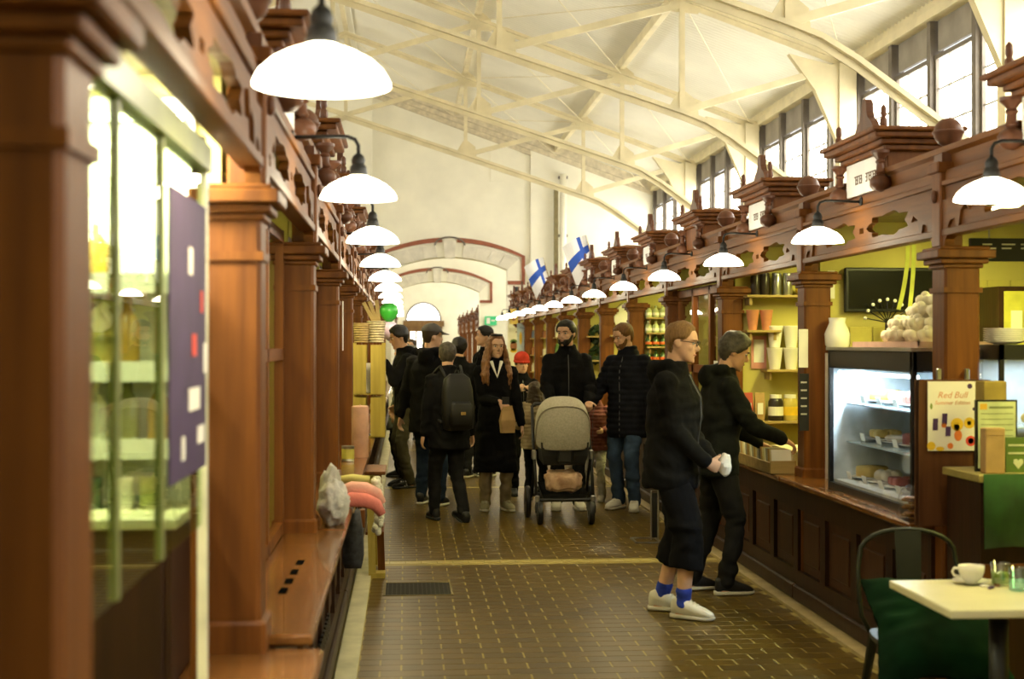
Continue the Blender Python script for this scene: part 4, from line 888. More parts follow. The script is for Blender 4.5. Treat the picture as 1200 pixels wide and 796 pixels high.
for r_, (z, n) in enumerate(((1.20, 8), (1.37, 8), (1.58, 7), (1.82, 6))):
    for j in range(n):
        x = -1.28 + j * .085; h_ = (.085 if r_ == 0 else .16) + .02 * ((j * 3 + r_) % 3)
        kitem('%s %s on the %s lit shelf at left, %s from the outer side' % (('amber', 'dark green', 'pale', 'olive')[(j + r_) % 4], 'tin' if r_ == 0 else 'bottle', ('bottom', 'second', 'third', 'top')[r_], ROW[j]), 'bottle' if r_ else 'tin', 'bottle' if r_ else 'tin', MB().lathe([(.03, 0), (.033, .01), (.033, h_ * .62), (.013, h_ * .8), (.013, h_), (0, h_)] if r_ else [(.036, 0), (.036, h_), (0, h_)], n=12), (mat('amber_glass', (.45, .28, .05), rough=.2), mat('deep_green_glass', (.05, .09, .03), rough=.2), mat('milky_glass', (.70, .68, .52), rough=.3), mat('olive_glass', (.25, .26, .08), rough=.2))[(j + r_) % 4], (x, YL1 - .11 - (.1 if r_ == 0 else 0), z + .0005), .7)
# glazing of the first left bay
gz = thing('stall_window', 'green tinted framed stall window beside the camera at left', 'window', (-.485, 0, 0))
M_GFR = mat('olive_green_frame', (.22, .24, .09), rough=.4)
fr = MB().box(-.02, .02, 1.92, 3.47, 2.06, 2.12)
for y in (2.42, 2.86): fr.box(-.008, .008, y - .012, y + .012, 1.22, 2.06)
fr.build('frame', M_GFR, gz)
MB().box(-.010, .012, 3.44, 3.47, .80, 2.12).build('edge_strip', mat('polished_strip', (.80, .78, .58), rough=.25), gz)
for ya, yb in ((1.93, 2.405), (2.435, 2.845), (2.875, 3.43)): MB().box(-.004, .004, ya, yb, 1.22, 2.06).build('pane', glass('green_tinted_glass', (.86, .95, .74)), gz)
MB().box(-.03, .0, 3.47, 3.52, .77, 2.15).build('closing_board', M_WOOD, gz)
ps = thing('purple_poster', 'dark purple poster with pale print on the left stall window', 'poster', (-.476, 0, 0))
MB().box(0, .004, 2.90, 3.42, 1.36, 1.97).build('sheet', mat('dusk_purple', (.055, .032, .085), rough=.6), ps)
for (y, z, w_, h_, m_) in ((3.15, 1.80, .05, .06, M_PAPERW), (3.33, 1.72, .03, .05, mr), (3.2, 1.62, .06, .05, mr), (3.38, 1.58, .05, .07, M_PAPERW), (3.15, 1.50, .16, .05, M_PAPERW), (3.28, 1.42, .10, .04, M_PAPERW), (3.05, 1.40, .04, .05, M_PAPERW)): MB().box(.004, .006, y, y + w_, z, z + h_).build('printed_shape', m_, ps)
# near slab of the left worktop
kitem('short brown worktop slab at the foot of the second left pillar', 'worktop', 'worktop_slab', MB().box(-.60, -.235, 3.66, 4.13, .735, .77, 0, .008), M_TOP, (0, 0, 0))
kitem('dark wooden bracket support under the short worktop slab', 'support', 'slab_support', MB().box(-.56, -.33, 3.70, 4.10, 0, .735), M_WOODD, (0, 0, 0))
# vent slots in the left worktop and front
vs = thing('worktop_vent', 'row of four black vent slots cut in the left worktop', 'vent', (0, 0, 0))
for i in range(4):
    xx, yy = on_floor(332 + i * 6.6, 692 - i * 11, .802)
    MB().box(xx - .014, xx + .014, yy - .055, yy + .055, .8002, .8025).build('slot', mat('vent_black', (.004, .004, .004), rough=1, spec=0), vs)
vf = thing('front_vent', 'row of small black vent slots in the left counter front', 'vent', (-.372, 6.2, .30))
for i in range(8): MB().box(-.004, .008, i * .10, i * .10 + .055, -.04, .04).build('slot', M_CASEB, vf)
# left stall glazing of next bays
for k in (1, 2, 3):
    q = thing('stall_window', '%s narrow dark framed stall window along the left row' % ROW[k], 'window', (-.56, LY(k), 0))
    fr = MB()
    for y in (-1.05, -.35, .35, 1.05): fr.box(-.02, .02, y - .025, y + .025, .80, 2.15)
    for z in (.83, 1.6, 2.12): fr.box(-.02, .02, -1.05, 1.05, z - .025, z + .025)
    fr.build('frame', M_WOOD, q)
    for y in (-.7, 0, .7): MB().box(-.003, .003, y - .32, y + .32, .86, 2.09).build('pane', M_GLASS, q)
# textiles on the left worktop
M_KNIT = mat('grey_knit', (.32, .32, .34), rough=.95, col2=(.62, .60, .60), scale=28, bump=.5, bscale=60)
def blob(c, sc, name, m_, label, cat, seed=0, n=36, amp=.16):
    mb = MB().ball((0, 0, 0), 1, n, (1, 1, 1)); out_ = []
    for p in mb.v:
        v = Vector(p); k = .95 + amp * noise.noise(v * 2.2 + Vector((seed, 0, 0))) + amp * (1 - 2.4 * abs(noise.noise(Vector((v.x * 2, v.y * 2, v.z * 4)) + Vector((0, seed, 0)))))
        out_.append((v.x * k * sc[0], v.y * k * sc[1], max(-sc[2] * .92, v.z * k * sc[2])))
    mb.v = out_; return kitem(label, cat, name, mb, m_, (c[0], c[1], c[2] + sc[2] * .92), True)
blob((-.335, 6.70, .801), (.07, .15, .105), 'folded_knitwear', M_KNIT, 'heap of grey and white patterned knitwear on the left worktop', 'knitwear', 3)
blob((-.36, 6.95, .801), (.055, .11, .13), 'folded_knitwear', mat('pale_grey_wool', (.50, .48, .46), rough=.95, bump=.4, bscale=60), 'taller pale grey woollen hat behind the patterned knitwear', 'knitwear', 9)
for i, (x, y, z, m_, l) in enumerate(((-.235, 7.35, .801, mat('coral_wool', (.72, .22, .20), rough=.95, bump=.3, bscale=80), 'coral pink mitten, lowest of the pile on the left worktop'), (-.235, 7.42, .85, mat('pink_wool', (.80, .42, .38), rough=.95, bump=.3, bscale=80), 'light pink mitten on top of the coral one'), (-.26, 7.62, .90, mat('mustard_wool', (.60, .55, .20), rough=.95), 'yellow and grey woollen strap across the mittens'))):
    pts = [(-.10, 0, .03), (-.04, 0, .045), (.03, 0, .04), (.085, .01, .015), (.115, .02, -.035)] if i < 2 else [(-.10, 0, .02), (-.02, 0, .03), (.07, 0, .02)]
    mb = MB().tube(pts, [.030, .038, .038, .034, .022] if i < 2 else [.02, .022, .02], 12)
    kitem(l, 'mitten' if i < 2 else 'strap', 'mitten' if i < 2 else 'wool_strap', mb, m_, (x, y, z), True)
mb = MB(); random.seed(4)
for i in range(70): a = i / 70; mb.ball((-.155 + .012 * math.sin(i * 2.2) + .02 * math.sin(a * 3), 7.55 + .05 * math.sin(i * 1.7), .93 - .28 * a), .017, 6)
kitem('fluffy white woollen scarf end hanging over the counter edge', 'scarf', 'woollen_scarf', mb, mat('white_wool', (.70, .68, .58), rough=.95, bump=.5, bscale=90), (0, 0, 0), True)
bag = thing('plaid_bag', 'dark checked cloth bag hanging from the left counter edge', 'bag', (-.285, 7.9, .42))
mb = MB().loft([[(x * w_, y * d_, z) for x, y in ((-1, -1), (1, -1), (1, 1), (-1, 1))] for z, w_, d_ in ((0, .045, .10), (.04, .055, .13), (.2, .05, .13), (.3, .035, .12))])
mb.build('body', mat('dark_check_cloth', (.05, .05, .06), rough=.9, col2=(.012, .012, .015), scale=22, bump=.4, bscale=40), bag, True)
MB().tube([(0, -.08, .29), (0, -.06, .36), (0, .06, .36), (0, .08, .29)], .008, 6).build('handle', M_KRAFT, bag); MB().box(.02, .06, .06, .13, .2, .3, 0, .004).build('leather_tab', M_WOOD, bag)
# trestle stand by the left counter
tr = thing('trestle_stand', 'small yellow and brown wooden trestle stand beside the left counter', 'stand', (-.20, 10.15, 0))
ly = wood('yellow_pine', (.46, .36, .08), (.34, .26, .05))
MB().bar((-.03, -.12, 0), (-.05, -.05, .72), .05, .03).build('leg', ly, tr); MB().bar((.03, .18, 0), (.005, .1, .72), .05, .03).build('leg', M_WOOD, tr); MB().bar((-.03, .5, 0), (-.05, .4, .72), .05, .03).build('leg', ly, tr)
MB().box(-.10, .06, -.10, .48, .72, .745, 0, .003).build('top_board', M_WOOD, tr); MB().box(-.08, .05, -.10, .42, .30, .32).build('lower_board', M_WOOD, tr); MB().box(-.04, .06, -.14, .0, 0.0, .035).build('foot_block', ly, tr)
# candle, tin, crates, baskets, balloons
kitem('tall pink pillar candle standing on the left worktop', 'candle', 'pillar_candle', MB().lathe([(.062, 0), (.064, .005), (.064, .375), (.055, .383), (.01, .378), (.004, .39), (0, .392)], n=20), mat('pink_wax', (.62, .36, .27), rough=.5), (-.335, 10.62, .801), .8)
q = thing('tin_can', 'small shiny tin with yellow label on the left worktop', 'tin', (-.41, 10.25, .801))
MB().lathe([(.045, 0), (.047, .004), (.045, .008), (.045, .105), (.047, .11), (.044, .112), (.0, .108)], n=18).build('body', M_STEELB, q, .6); MB().lathe([(.0458, .02), (.0458, .09)], n=18).build('label_band', mat('yellow_label', (.55, .50, .10)), q)
def crate(y, z, lab, h_=.48, dx=0):
    c = thing('wooden_crate', lab, 'crate', (-.33 + dx, y, z))
    w_, d_ = .27, .36
    for sx in (-1, 1):
        for sy in (-1, 1): MB().box(sx * w_ / 2 - .015, sx * w_ / 2 + .015, sy * d_ / 2 - .015, sy * d_ / 2 + .015, 0, h_).build('corner_post', ly, c)
    for j in range(2):
        for sy in (-1, 1): MB().box(-w_ / 2, -.02 if j == 0 else w_ / 2, sy * (d_ / 2 + .012) - .006, sy * (d_ / 2 + .012) + .006, .01 + j * 0, h_ - .02).build('slat', ly, c) if j == 0 else MB().box(.02, w_ / 2, sy * (d_ / 2 + .012) - .006, sy * (d_ / 2 + .012) + .006, .01, h_ - .02).build('slat', ly, c)
        for sx in (-1, 1):
            MB().box(sx * (w_ / 2 + .01) - .006, sx * (w_ / 2 + .01) + .006, -d_ / 2, d_ / 2, .02 + j * (h_ * .5), .02 + j * h_ * .5 + h_ * .4).build('slat', ly, c)
    MB().box(-w_ / 2, w_ / 2, -d_ / 2, d_ / 2, 0, .014).build('base_board', ly, c)
    return c
crate(13.0, .801, 'lower yellow pine crate on the left worktop', .38); crate(13.0, 1.182, 'upper yellow pine crate on the left worktop', .47)
kitem('white paper bag standing inside the upper pine crate', 'paper bag', 'paper_bag', MB().loft([[(-.05, -.05, 0), (.05, -.05, 0), (.05, .05, 0), (-.05, .05, 0)], [(-.05, -.03, .2), (.05, -.03, .2), (.05, .03, .2), (-.05, .03, .2)], [(-.05, -.005, .27), (.05, -.005, .27), (.05, .005, .27), (-.05, .005, .27)]]), M_PAPERW, (-.33, 13.0, 1.198))
def basket(x, y, z, r, h_, lab, m_):
    b = thing('wicker_basket', lab, 'basket', (x, y, z))
    pr = [(r * .8, 0)]
    for i in range(8): a = i / 8; rr = r * (.8 + .2 * a); pr += [(rr + .006, h_ * (a + .03)), (rr - .002, h_ * (a + .095))]
    pr += [(r + .008, h_), (r - .005, h_ + .008), (r - .012, h_), (r * .72, .01)]
    MB().lathe(pr, n=18).build('woven_body', m_, b, .8); return b
wk = wood('wicker', (.44, .33, .15), (.28, .20, .08), stretch=(3, 3, 12), scale=8)
basket(-.40, 13.0, 1.653, .075, .17, 'left of two wicker baskets on top of the pine crates', wk)
b = basket(-.265, 13.05, 1.653, .085, .19, 'right wicker basket holding wooden spatulas on the pine crates', mat('pale_wicker', (.55, .48, .30), rough=.8, var=.2, scale=20))
for i, (x, tilt) in enumerate(((-.30, -.5), (-.27, -.35), (-.245, -.1))):
    mb = MB().obox(Matrix.Translation((0, 0, .17)) @ Matrix.Rotation(tilt, 4, 'Y'), .035, .008, .34, 0, .003)
    kitem('pale wooden spatula in the right wicker basket, %s' % ('leaning far left', 'leaning left', 'nearly upright')[i], 'spatula', 'wooden_spatula', mb, M_SHELF, (x, 13.05, 1.70))
for (u, v, r, m_, lab) in ((456, 366, .118, mat('green_latex', (.05, .42, .05), rough=.3), 'bright green balloon floating by the left lamps'), (457, 388, .115, mat('lilac_latex', (.55, .42, .62), rough=.3), 'lilac balloon below the green balloon')):
    Y = 17.6; xx, zz = at_y(u, v, Y); q = thing('balloon', lab, 'balloon', (xx, Y, zz))
    MB().lathe([(.0, -1.12 * r), (.3 * r, -1.0 * r), (.72 * r, -.6 * r), (.97 * r, -.1 * r), (1.0 * r, .2 * r), (.85 * r, .65 * r), (.5 * r, .93 * r), (0, 1.02 * r)], n=20).build('skin', m_, q, True)
    MB().lathe([(.018, -1.2 * r), (.004, -1.1 * r)], n=8).build('knot', m_, q); MB().tube([(0, 0, -1.18 * r), (-.02, 0, -.5), (-.25 - xx * 0, 0, -zz + .83)], .002, 4).build('string', M_PAPERW, q)
# hanging cards on left pillars
(y_, z_) = at_x(398, 395, -.40)
kitem('narrow white card hanging on the fourth left pillar', 'card', 'hanging_card', MB().box(-.405, -.40, 9.20, 9.28, 1.60, 1.92, 0, .001), M_PAPERW, (0, 0, 0))
kitem('small white label stuck low on the fifth left pillar', 'label', 'wall_label', MB().box(-.475, -.43, 11.295, 11.30, 1.38, 1.45), M_PAPERW, (0, 0, 0))
# ------------------------------------------------------------------ café table, chairs, crockery (right foreground)
TX0, TY0 = on_floor(1070, 682, .74)
T = thing('cafe_table', 'small white topped cafe table with black column at lower right', 'table', (0, 0, 0))
tx0, ty0_, ty1 = 1.90, 4.62, 5.30
MB().box(1.845, 2.42, 4.70, 5.32, .712, .742, 0, .004).build('table_top', mat('pale_laminate', (.66, .62, .40), rough=.35, var=.03), T)
MB().tube([(2.14, 5.0, .02), (2.14, 5.0, .712)], .035, 12).build('column', M_BLACK, T, True); MB().box(1.92, 2.36, 4.78, 5.22, 0, .02, 0, .006).build('base_plate', M_BLACK, T); MB().box(2.0, 2.28, 4.86, 5.14, .695, .712).build('top_bracket', M_BLACK, T)
z = .7425
xx, yy = on_floor(1138, 684, z)
sc_ = kitem('white saucer under the coffee cup on the cafe table', 'saucer', 'saucer', MB().lathe([(.03, 0), (.035, .003), (.068, .012), (.07, .014), (.035, .006), (0, .005)], n=24), M_WHITE, (xx, yy, z), True)
cp = thing('coffee_cup', 'white coffee cup with handle on the cafe table', 'cup', (xx, yy, z + .006))
MB().lathe([(.022, 0), (.026, .004), (.040, .02), (.047, .04), (.049, .062), (.047, .062), (.044, .04), (.036, .02), (.0, .008)], n=24).build('bowl', M_WHITE, cp, True)
MB().tube([(-.046 - .0, 0, .052), (-.066, 0, .054), (-.074, 0, .04), (-.066, 0, .026), (-.044, 0, .022)], .005, 7).build('handle', M_WHITE, cp, True)
MB().lathe([(.0, .044), (.044, .044), (.044, .046), (0, .046)], n=18).build('coffee', mat('coffee', (.10, .05, .02), rough=.2), cp)
def tumbler(u, v, lab, m_, fill):
    xx, yy = on_floor(u, v, z); q = thing('drinking_glass', lab, 'glass', (xx, yy, z))
    MB().lathe([(.030, 0), (.033, .004), (.036, .085), (.0345, .085), (.031, .008), (0, .007)], n=20).build('tumbler', m_, q, True)
    if fill: MB().lathe([(.0, .009), (.030, .009), (.033, .05), (0, .05)], n=16).build('drink', fill, q, True)
tumbler(1172, 686, 'clear tumbler with green leaves beside the coffee cup', glass('tumbler_glass', (.9, .95, .85), .03, .5), mat('mint_drink', (.20, .30, .05), rough=.2))
tumbler(1193, 692, 'pale blue tumbler at the right edge of the cafe table', glass('blue_glass', (.70, .88, .90), .03, .5), None)
for i, (u, v, m_, l) in enumerate(((1153, 688, M_PAPERW, 'white'), (1161, 690, mp, 'purple'), (1168, 687, mat('brown_wrap', (.25, .12, .05)), 'brown'))):
    xx, yy = on_floor(u, v, z); kitem('tiny %s sugar packet beside the saucer' % l, 'sugar packet', 'sugar_packet', MB().box(-.016, .016, -.008, .008, 0, .009, 0, .003), m_, (xx, yy, z), False, None, i * .8)
# metal bistro chairs
M_GUN = mat('gunmetal_green', (.018, .021, .013), rough=.4, metal=.3)
def chair(x, y, rz, lab):
    c = thing('bistro_chair', lab, 'chair', (x, y, 0), rz)
    sh_ = MB()
    n = 18; outl = []
    for i in range(n): a = 2 * PI * i / n; outl.append((.19 * math.copysign(abs(math.cos(a)) ** .55, math.cos(a)), .185 * math.copysign(abs(math.sin(a)) ** .55, math.sin(a))))
    sh_.prism(outl, 'z', .435, .455); sh_.build('seat', M_GUN, c)
    for sx in (-1, 1):
        for sy in (-1, 1): MB().tube([(sx * .155, sy * .15, .435), (sx * .215, sy * .22, 0)], [.021, .013], 6).build('leg', M_GUN, c)
    pts = [(-.165, .175, .43)] + [(-.20 - .01 * math.sin(i / 3 * PI), .19 + .015 * i, .50 + .1 * i) for i in range(3)] + [(-.20 * math.cos(a), .235, .735 + .125 * math.sin(a) ** .75) for a in [PI * k / 12 for k in range(13)]] + [(.20 + .01 * math.sin(i / 3 * PI), .19 + .015 * i, .50 + .1 * i) for i in (2, 1, 0)] + [(.165, .175, .43)]
    MB().tube(pts, .0105, 8).build('back_tube', M_GUN, c, True)
    MB().loft([[(-.045 - .01 * t_, .175 + .06 * t_ - .012, .44 + .415 * t_), (.045 + .01 * t_, .175 + .06 * t_ - .012, .44 + .415 * t_), (.045 + .01 * t_, .175 + .06 * t_ + .0, .44 + .415 * t_), (-.045 - .01 * t_, .175 + .06 * t_, .44 + .415 * t_)] for t_ in (0, .5, 1)]).build('back_splat', M_GUN, c)
    MB().bar((-.17, -.17, .2), (.17, .17, .2), .016, .016).bar((-.17, .17, .2), (.17, -.17, .2), .016, .016).build('brace', M_GUN, c)
    return c
chair(2.09, 5.66, math.radians(-8), 'dark metal bistro chair with rounded back behind the cafe table')
chair(2.52, 4.5, math.radians(-95), 'dark metal bistro chair at the right edge beyond the table')
q = thing('seat_cushion', 'plump dark green cushion propped on the bistro chair', 'cushion', (2.08, 5.46, .35), math.radians(-6))
mb = MB(); nn = 28; vs_ = []; M_ = Matrix.Rotation(math.radians(46), 4, 'X')
for i in range(nn + 1):
    for j in range(nn + 1):
        a, b = i / nn * 2 - 1, j / nn * 2 - 1; t_ = .085 * (1 - abs(a) ** 2.6) ** .5 * (1 - abs(b) ** 2.6) ** .5
        k = 1 - .08 * (1 - abs(a * b)); vs_.append((a * .245 * (k + .05 * abs(b)), b * .235 * k, t_ + .006))
fs_ = [(i * (nn + 1) + j, (i + 1) * (nn + 1) + j, (i + 1) * (nn + 1) + j + 1, i * (nn + 1) + j + 1) for i in range(nn) for j in range(nn)]
mb.add(vs_, fs_); mb.add([(x, y, -zz_ + .0) for x, y, zz_ in vs_], fs_)
xf(mb, lambda p: M_ @ Vector((p.x + .004 * noise.noise(p * 30), p.y, p.z + .020 * noise.noise(p * 9) + .016 * (1 - 2 * abs(noise.noise(Vector((p.x * 6, p.y * 14, 1))))))) + Vector((0, 0, .17)))
mb.build('cover', mat('dark_green_velvet', (.003, .022, .008), rough=.95, spec=.15, var=.25, scale=6), q, True)
# floor sign stand beside the man with glasses
q = thing('floor_sign', 'low black metal floor sign stand with flat foot in mid aisle', 'sign stand', (*on_floor(757, 634), 0))
MB().box(.05, .09, -.02, .0, .03, .40).build('sign_plate', M_BLACK, q)
fr = MB().box(-.11, .11, -.15, -.135, 0, .012).box(-.11, .11, .135, .15, 0, .012).box(-.11, -.095, -.15, .15, 0, .012).box(.095, .11, -.15, .15, 0, .012); fr.build('foot_frame', M_STEELB, q)
MB().tube([(.04, -.01, .01), (.04, -.01, .42), (.10, -.01, .42), (.10, -.01, .01)], .007, 6).build('sign_frame', M_STEELB, q)
# ------------------------------------------------------------------ people
def smooth01(t): t = max(0.0, min(1.0, t)); return t * t * (3 - 2 * t)
def remesh(mb, voxel, smooth=6, wr=0.0, seed=0.0, wf=9.0):
    me = mb.mesh('tmp', M_BLACK); ob = bpy.data.objects.new('tmp', me); COL.objects.link(ob)
    m = ob.modifiers.new('r', 'REMESH'); m.mode = 'VOXEL'; m.voxel_size = voxel
    if smooth: s = ob.modifiers.new('s', 'SMOOTH'); s.factor = .5; s.iterations = smooth
    dg = bpy.context.evaluated_depsgraph_get(); out = bpy.data.meshes.new_from_object(ob.evaluated_get(dg))
    bpy.data.objects.remove(ob, do_unlink=True); bpy.data.meshes.remove(me)
    if wr:
        nr = [v.normal.copy() for v in out.vertices]
        for v, n in zip(out.vertices, nr):
            p = v.co; q = Vector((p.x * wf * .8, p.y * wf * .8, p.z * wf * 1.5 + 2 * noise.noise(p * 4)))
            v.co = p + n * wr * (noise.noise(q + Vector((seed, 0, 0))) - .35 * abs(noise.noise(q * 2.1)))
    out.materials.clear(); out.polygons.foreach_set('use_smooth', [True] * len(out.polygons)); out.update()
    return out
def put(name, me, m, parent):
    me.materials.append(m); me.name = name; return link(name, me, parent)
def cap(mb, a, b, ra, rb, n=12, mid=None):
    """tapered limb with rounded ends"""
    a, b = Vector(a), Vector(b); d = b - a; L = max(d.length, 1e-4); u = d / L
    pts = []; rs = []
    for t in (-.95, -.7, -.3): pts.append(a + u * ra * t); rs.append(ra * math.sqrt(1 - t * t))
    for k in range(5):
        t = k / 4; pts.append(a.lerp(b, t)); r = ra + (rb - ra) * t
        if mid: r += mid * math.sin(PI * t)
        rs.append(r)
    for t in (.3, .7, .95): pts.append(b + u * rb * t); rs.append(rb * math.sqrt(1 - t * t))
    mb.tube(pts, rs, n)
def ik(S_, T, l1, l2, pole):
    S_, T, pole = Vector(S_), Vector(T), Vector(pole); d = T - S_; D = min(d.length, (l1 + l2) * .999); u = d.normalized()
    T = S_ + u * D; a = (l1 * l1 - l2 * l2 + D * D) / (2 * D); h = math.sqrt(max(l1 * l1 - a * a, 0)); p = pole - u * pole.dot(u)
    return S_ + u * a + p.normalized() * h, T
SKIN = mat('skin_fair', (.68, .41, .26), rough=.5, var=.05, scale=20); SKIN2 = mat('skin_warm', (.62, .35, .20), rough=.5, var=.05, scale=20)
M_EYE = mat('eye_white', (.7, .68, .62), rough=.2); M_IRIS = mat('iris_dark', (.03, .02, .015), rough=.2); M_LIP = mat('lips', (.42, .16, .12), rough=.5)
def cloth(name, c, var=.2): return mat(name, c, rough=.9, spec=.12, var=var, scale=9, bump=.25, bscale=160)
BLK = cloth('black_cotton', (.0085, .0085, .009)); BLK2 = cloth('black_wool', (.0065, .0065, .0075)); NAVY = cloth('navy_quilt', (.010, .011, .016)); CHAR = cloth('charcoal_trousers', (.016, .016, .017)); JEAN = cloth('blue_denim', (.045, .075, .13)); DJEAN = cloth('dark_denim', (.018, .030, .055))
BEIGE = cloth('beige_puffer', (.42, .33, .20)); TROUB = cloth('beige_trousers', (.30, .24, .15)); PINK = cloth('mauve_puffer', (.26, .10, .085)); WHT = cloth('white_trousers', (.62, .60, .52)); KHAKI = cloth('olive_trousers', (.07, .062, .035)); OLIVE = cloth('grey_olive_coat', (.10, .105, .08)); REDW = cloth('red_knit', (.55, .055, .03)); GREYC = cloth('grey_tweed', (.13, .12, .11)); BLUES = cloth('blue_sock', (.04, .07, .42))
SHW = mat('white_sneaker', (.68, .66, .56), rough=.5, var=.06); SHB = mat('black_sneaker', (.012, .012, .013), rough=.5); SOLE = mat('pale_sole', (.60, .57, .47), rough=.6); SOLEB = mat('dark_sole', (.02, .02, .02), rough=.7)
H_BLOND = mat('hair_sandy', (.27, .15, .05), rough=.55, col2=(.15, .075, .022), scale=25, stretch=(6, 6, .8), bump=.5, bscale=60); H_GING = mat('hair_ginger', (.20, .09, .025), rough=.55, col2=(.10, .045, .014), scale=25, stretch=(5, 5, 1), bump=.5, bscale=60)
H_BLACK = mat('hair_black', (.012, .009, .007), rough=.5, bump=.5, bscale=60); H_BROWN = mat('hair_brown', (.045, .026, .013), rough=.55, bump=.5, bscale=60); H_AUB = mat('hair_auburn', (.30, .135, .05), rough=.5, col2=(.12, .048, .016), scale=14, stretch=(7, 7, .6), bump=.6, bscale=40); H_GREY = mat('hair_grey_brown', (.10, .085, .055), rough=.6, col2=(.03, .024, .016), scale=30, bump=.5, bscale=60)
HT = [(0, .022, -.072, -.035), (.05, .040, -.086, -.005), (.12, .052, -.091, .030), (.22, .061, -.092, .062), (.33, .068, -.090, .078), (.45, .073, -.084, .090), (.52, .0745, -.084, .094), (.60, .076, -.092, .098), (.70, .0765, -.089, .100), (.80, .071, -.077, .092), (.89, .058, -.056, .075), (.96, .036, -.030, .047), (1.0, .006, .003, .014)]
def hinterp(t):
    for a, b in zip(HT[:-1], HT[1:]):
        if t <= b[0]: k = (t - a[0]) / (b[0] - a[0]); return [a[i] + (b[i] - a[i]) * k for i in (1, 2, 3)]
    return list(HT[-1][1:])
def hp(t, th, off=0.0):
    """point on the head: th 0 = face, pi = back"""
    w, f, b = hinterp(t); cy, hd = (f + b) / 2, (b - f) / 2; s, c = math.sin(th), math.cos(th)
    s2 = math.copysign(abs(s) ** .9, s); c2 = math.copysign(abs(c) ** .9, c)
    p = Vector((w * s2, cy - hd * c2, (t - .5) * .235)); ph = PI / 2 * max(0.0, (t - .55) / .45) ** 1.3 if t > .55 else -(.55 - t) * .9; n = Vector((s * math.cos(ph), -c * math.cos(ph), math.sin(ph)))
    return p + n * off
def head_shell(zone, thick, M, nt=22, na=32, t0=0.02, bumpy=0.0, seed=0):
    mb = MB(); rings = []
    for i in range(nt + 1):
        t = t0 + (1 - t0) * i / nt; rg = []
        for j in range(na):
            th = 2 * PI * j / na; th_ = th if th <= PI else th - 2 * PI; z = zone(t, abs(th_))
            o = -.014 + (thick + .014) * z
            if bumpy: o += bumpy * z * noise.noise(hp(t, th) * 30 + Vector((seed, 0, 0)))
            rg.append(M @ hp(t, th, o))
        rings.append(rg)
    return mb.loft(rings)
def hairline(front, side, back, soft=.07):
    def z(t, th):
        if th < PI / 2: h = front + (side - front) * smooth01((th / (PI / 2) - .35) / .55)
        else: h = side + (back - side) * smooth01((th - PI / 2) / (PI / 2) / .6)
        return smooth01((t - h) / soft + .5)
    return z
def add_hand(mb, wrist, d, pn, side, sc, curl, thumb=.7):
    d = Vector(d).normalized(); pn = Vector(pn); pn = (pn - d * pn.dot(d)).normalized(); lat = d.cross(pn).normalized() * side
    W0 = Vector(wrist)
    rings = []
    for t, w, h in ((-.1, .025, .019), (.0, .027, .019), (.35, .036, .018), (.7, .041, .016), (1.0, .040, .013), (1.1, .034, .009)):
        c = W0 + d * (.085 * sc * t); rings.append([c + (lat * w * math.cos(a) + pn * h * math.sin(a)) * sc for a in [2 * PI * k / 10 for k in range(10)]])
    mb.loft(rings)
    for k, (o, L) in enumerate(((.030, .070), (.011, .080), (-.009, .075), (-.028, .058))):
        p = W0 + d * .082 * sc + lat * o * sc; dd = d.copy(); ax = d.cross(pn); seg = [.45, .32, .25]
        for s in range(3):
            dd = (Matrix.Rotation(curl * (.8 + .25 * s), 3, ax) @ dd); q = p + dd * L * seg[s] * sc
            cap(mb, p, q, (.0092 - .0008 * s) * sc, (.0086 - .001 * s) * sc, 8); p = q
    p = W0 + d * .028 * sc + lat * .026 * sc; dd = (d * .75 + lat * thumb + pn * .25).normalized()
    for s in range(2):
        q = p + dd * (.036 - .006 * s) * sc; cap(mb, p, q, .0115 * sc, .0098 * sc, 8); p = q; dd = (dd * .8 + d * .3 + pn * .25 * curl).normalized()

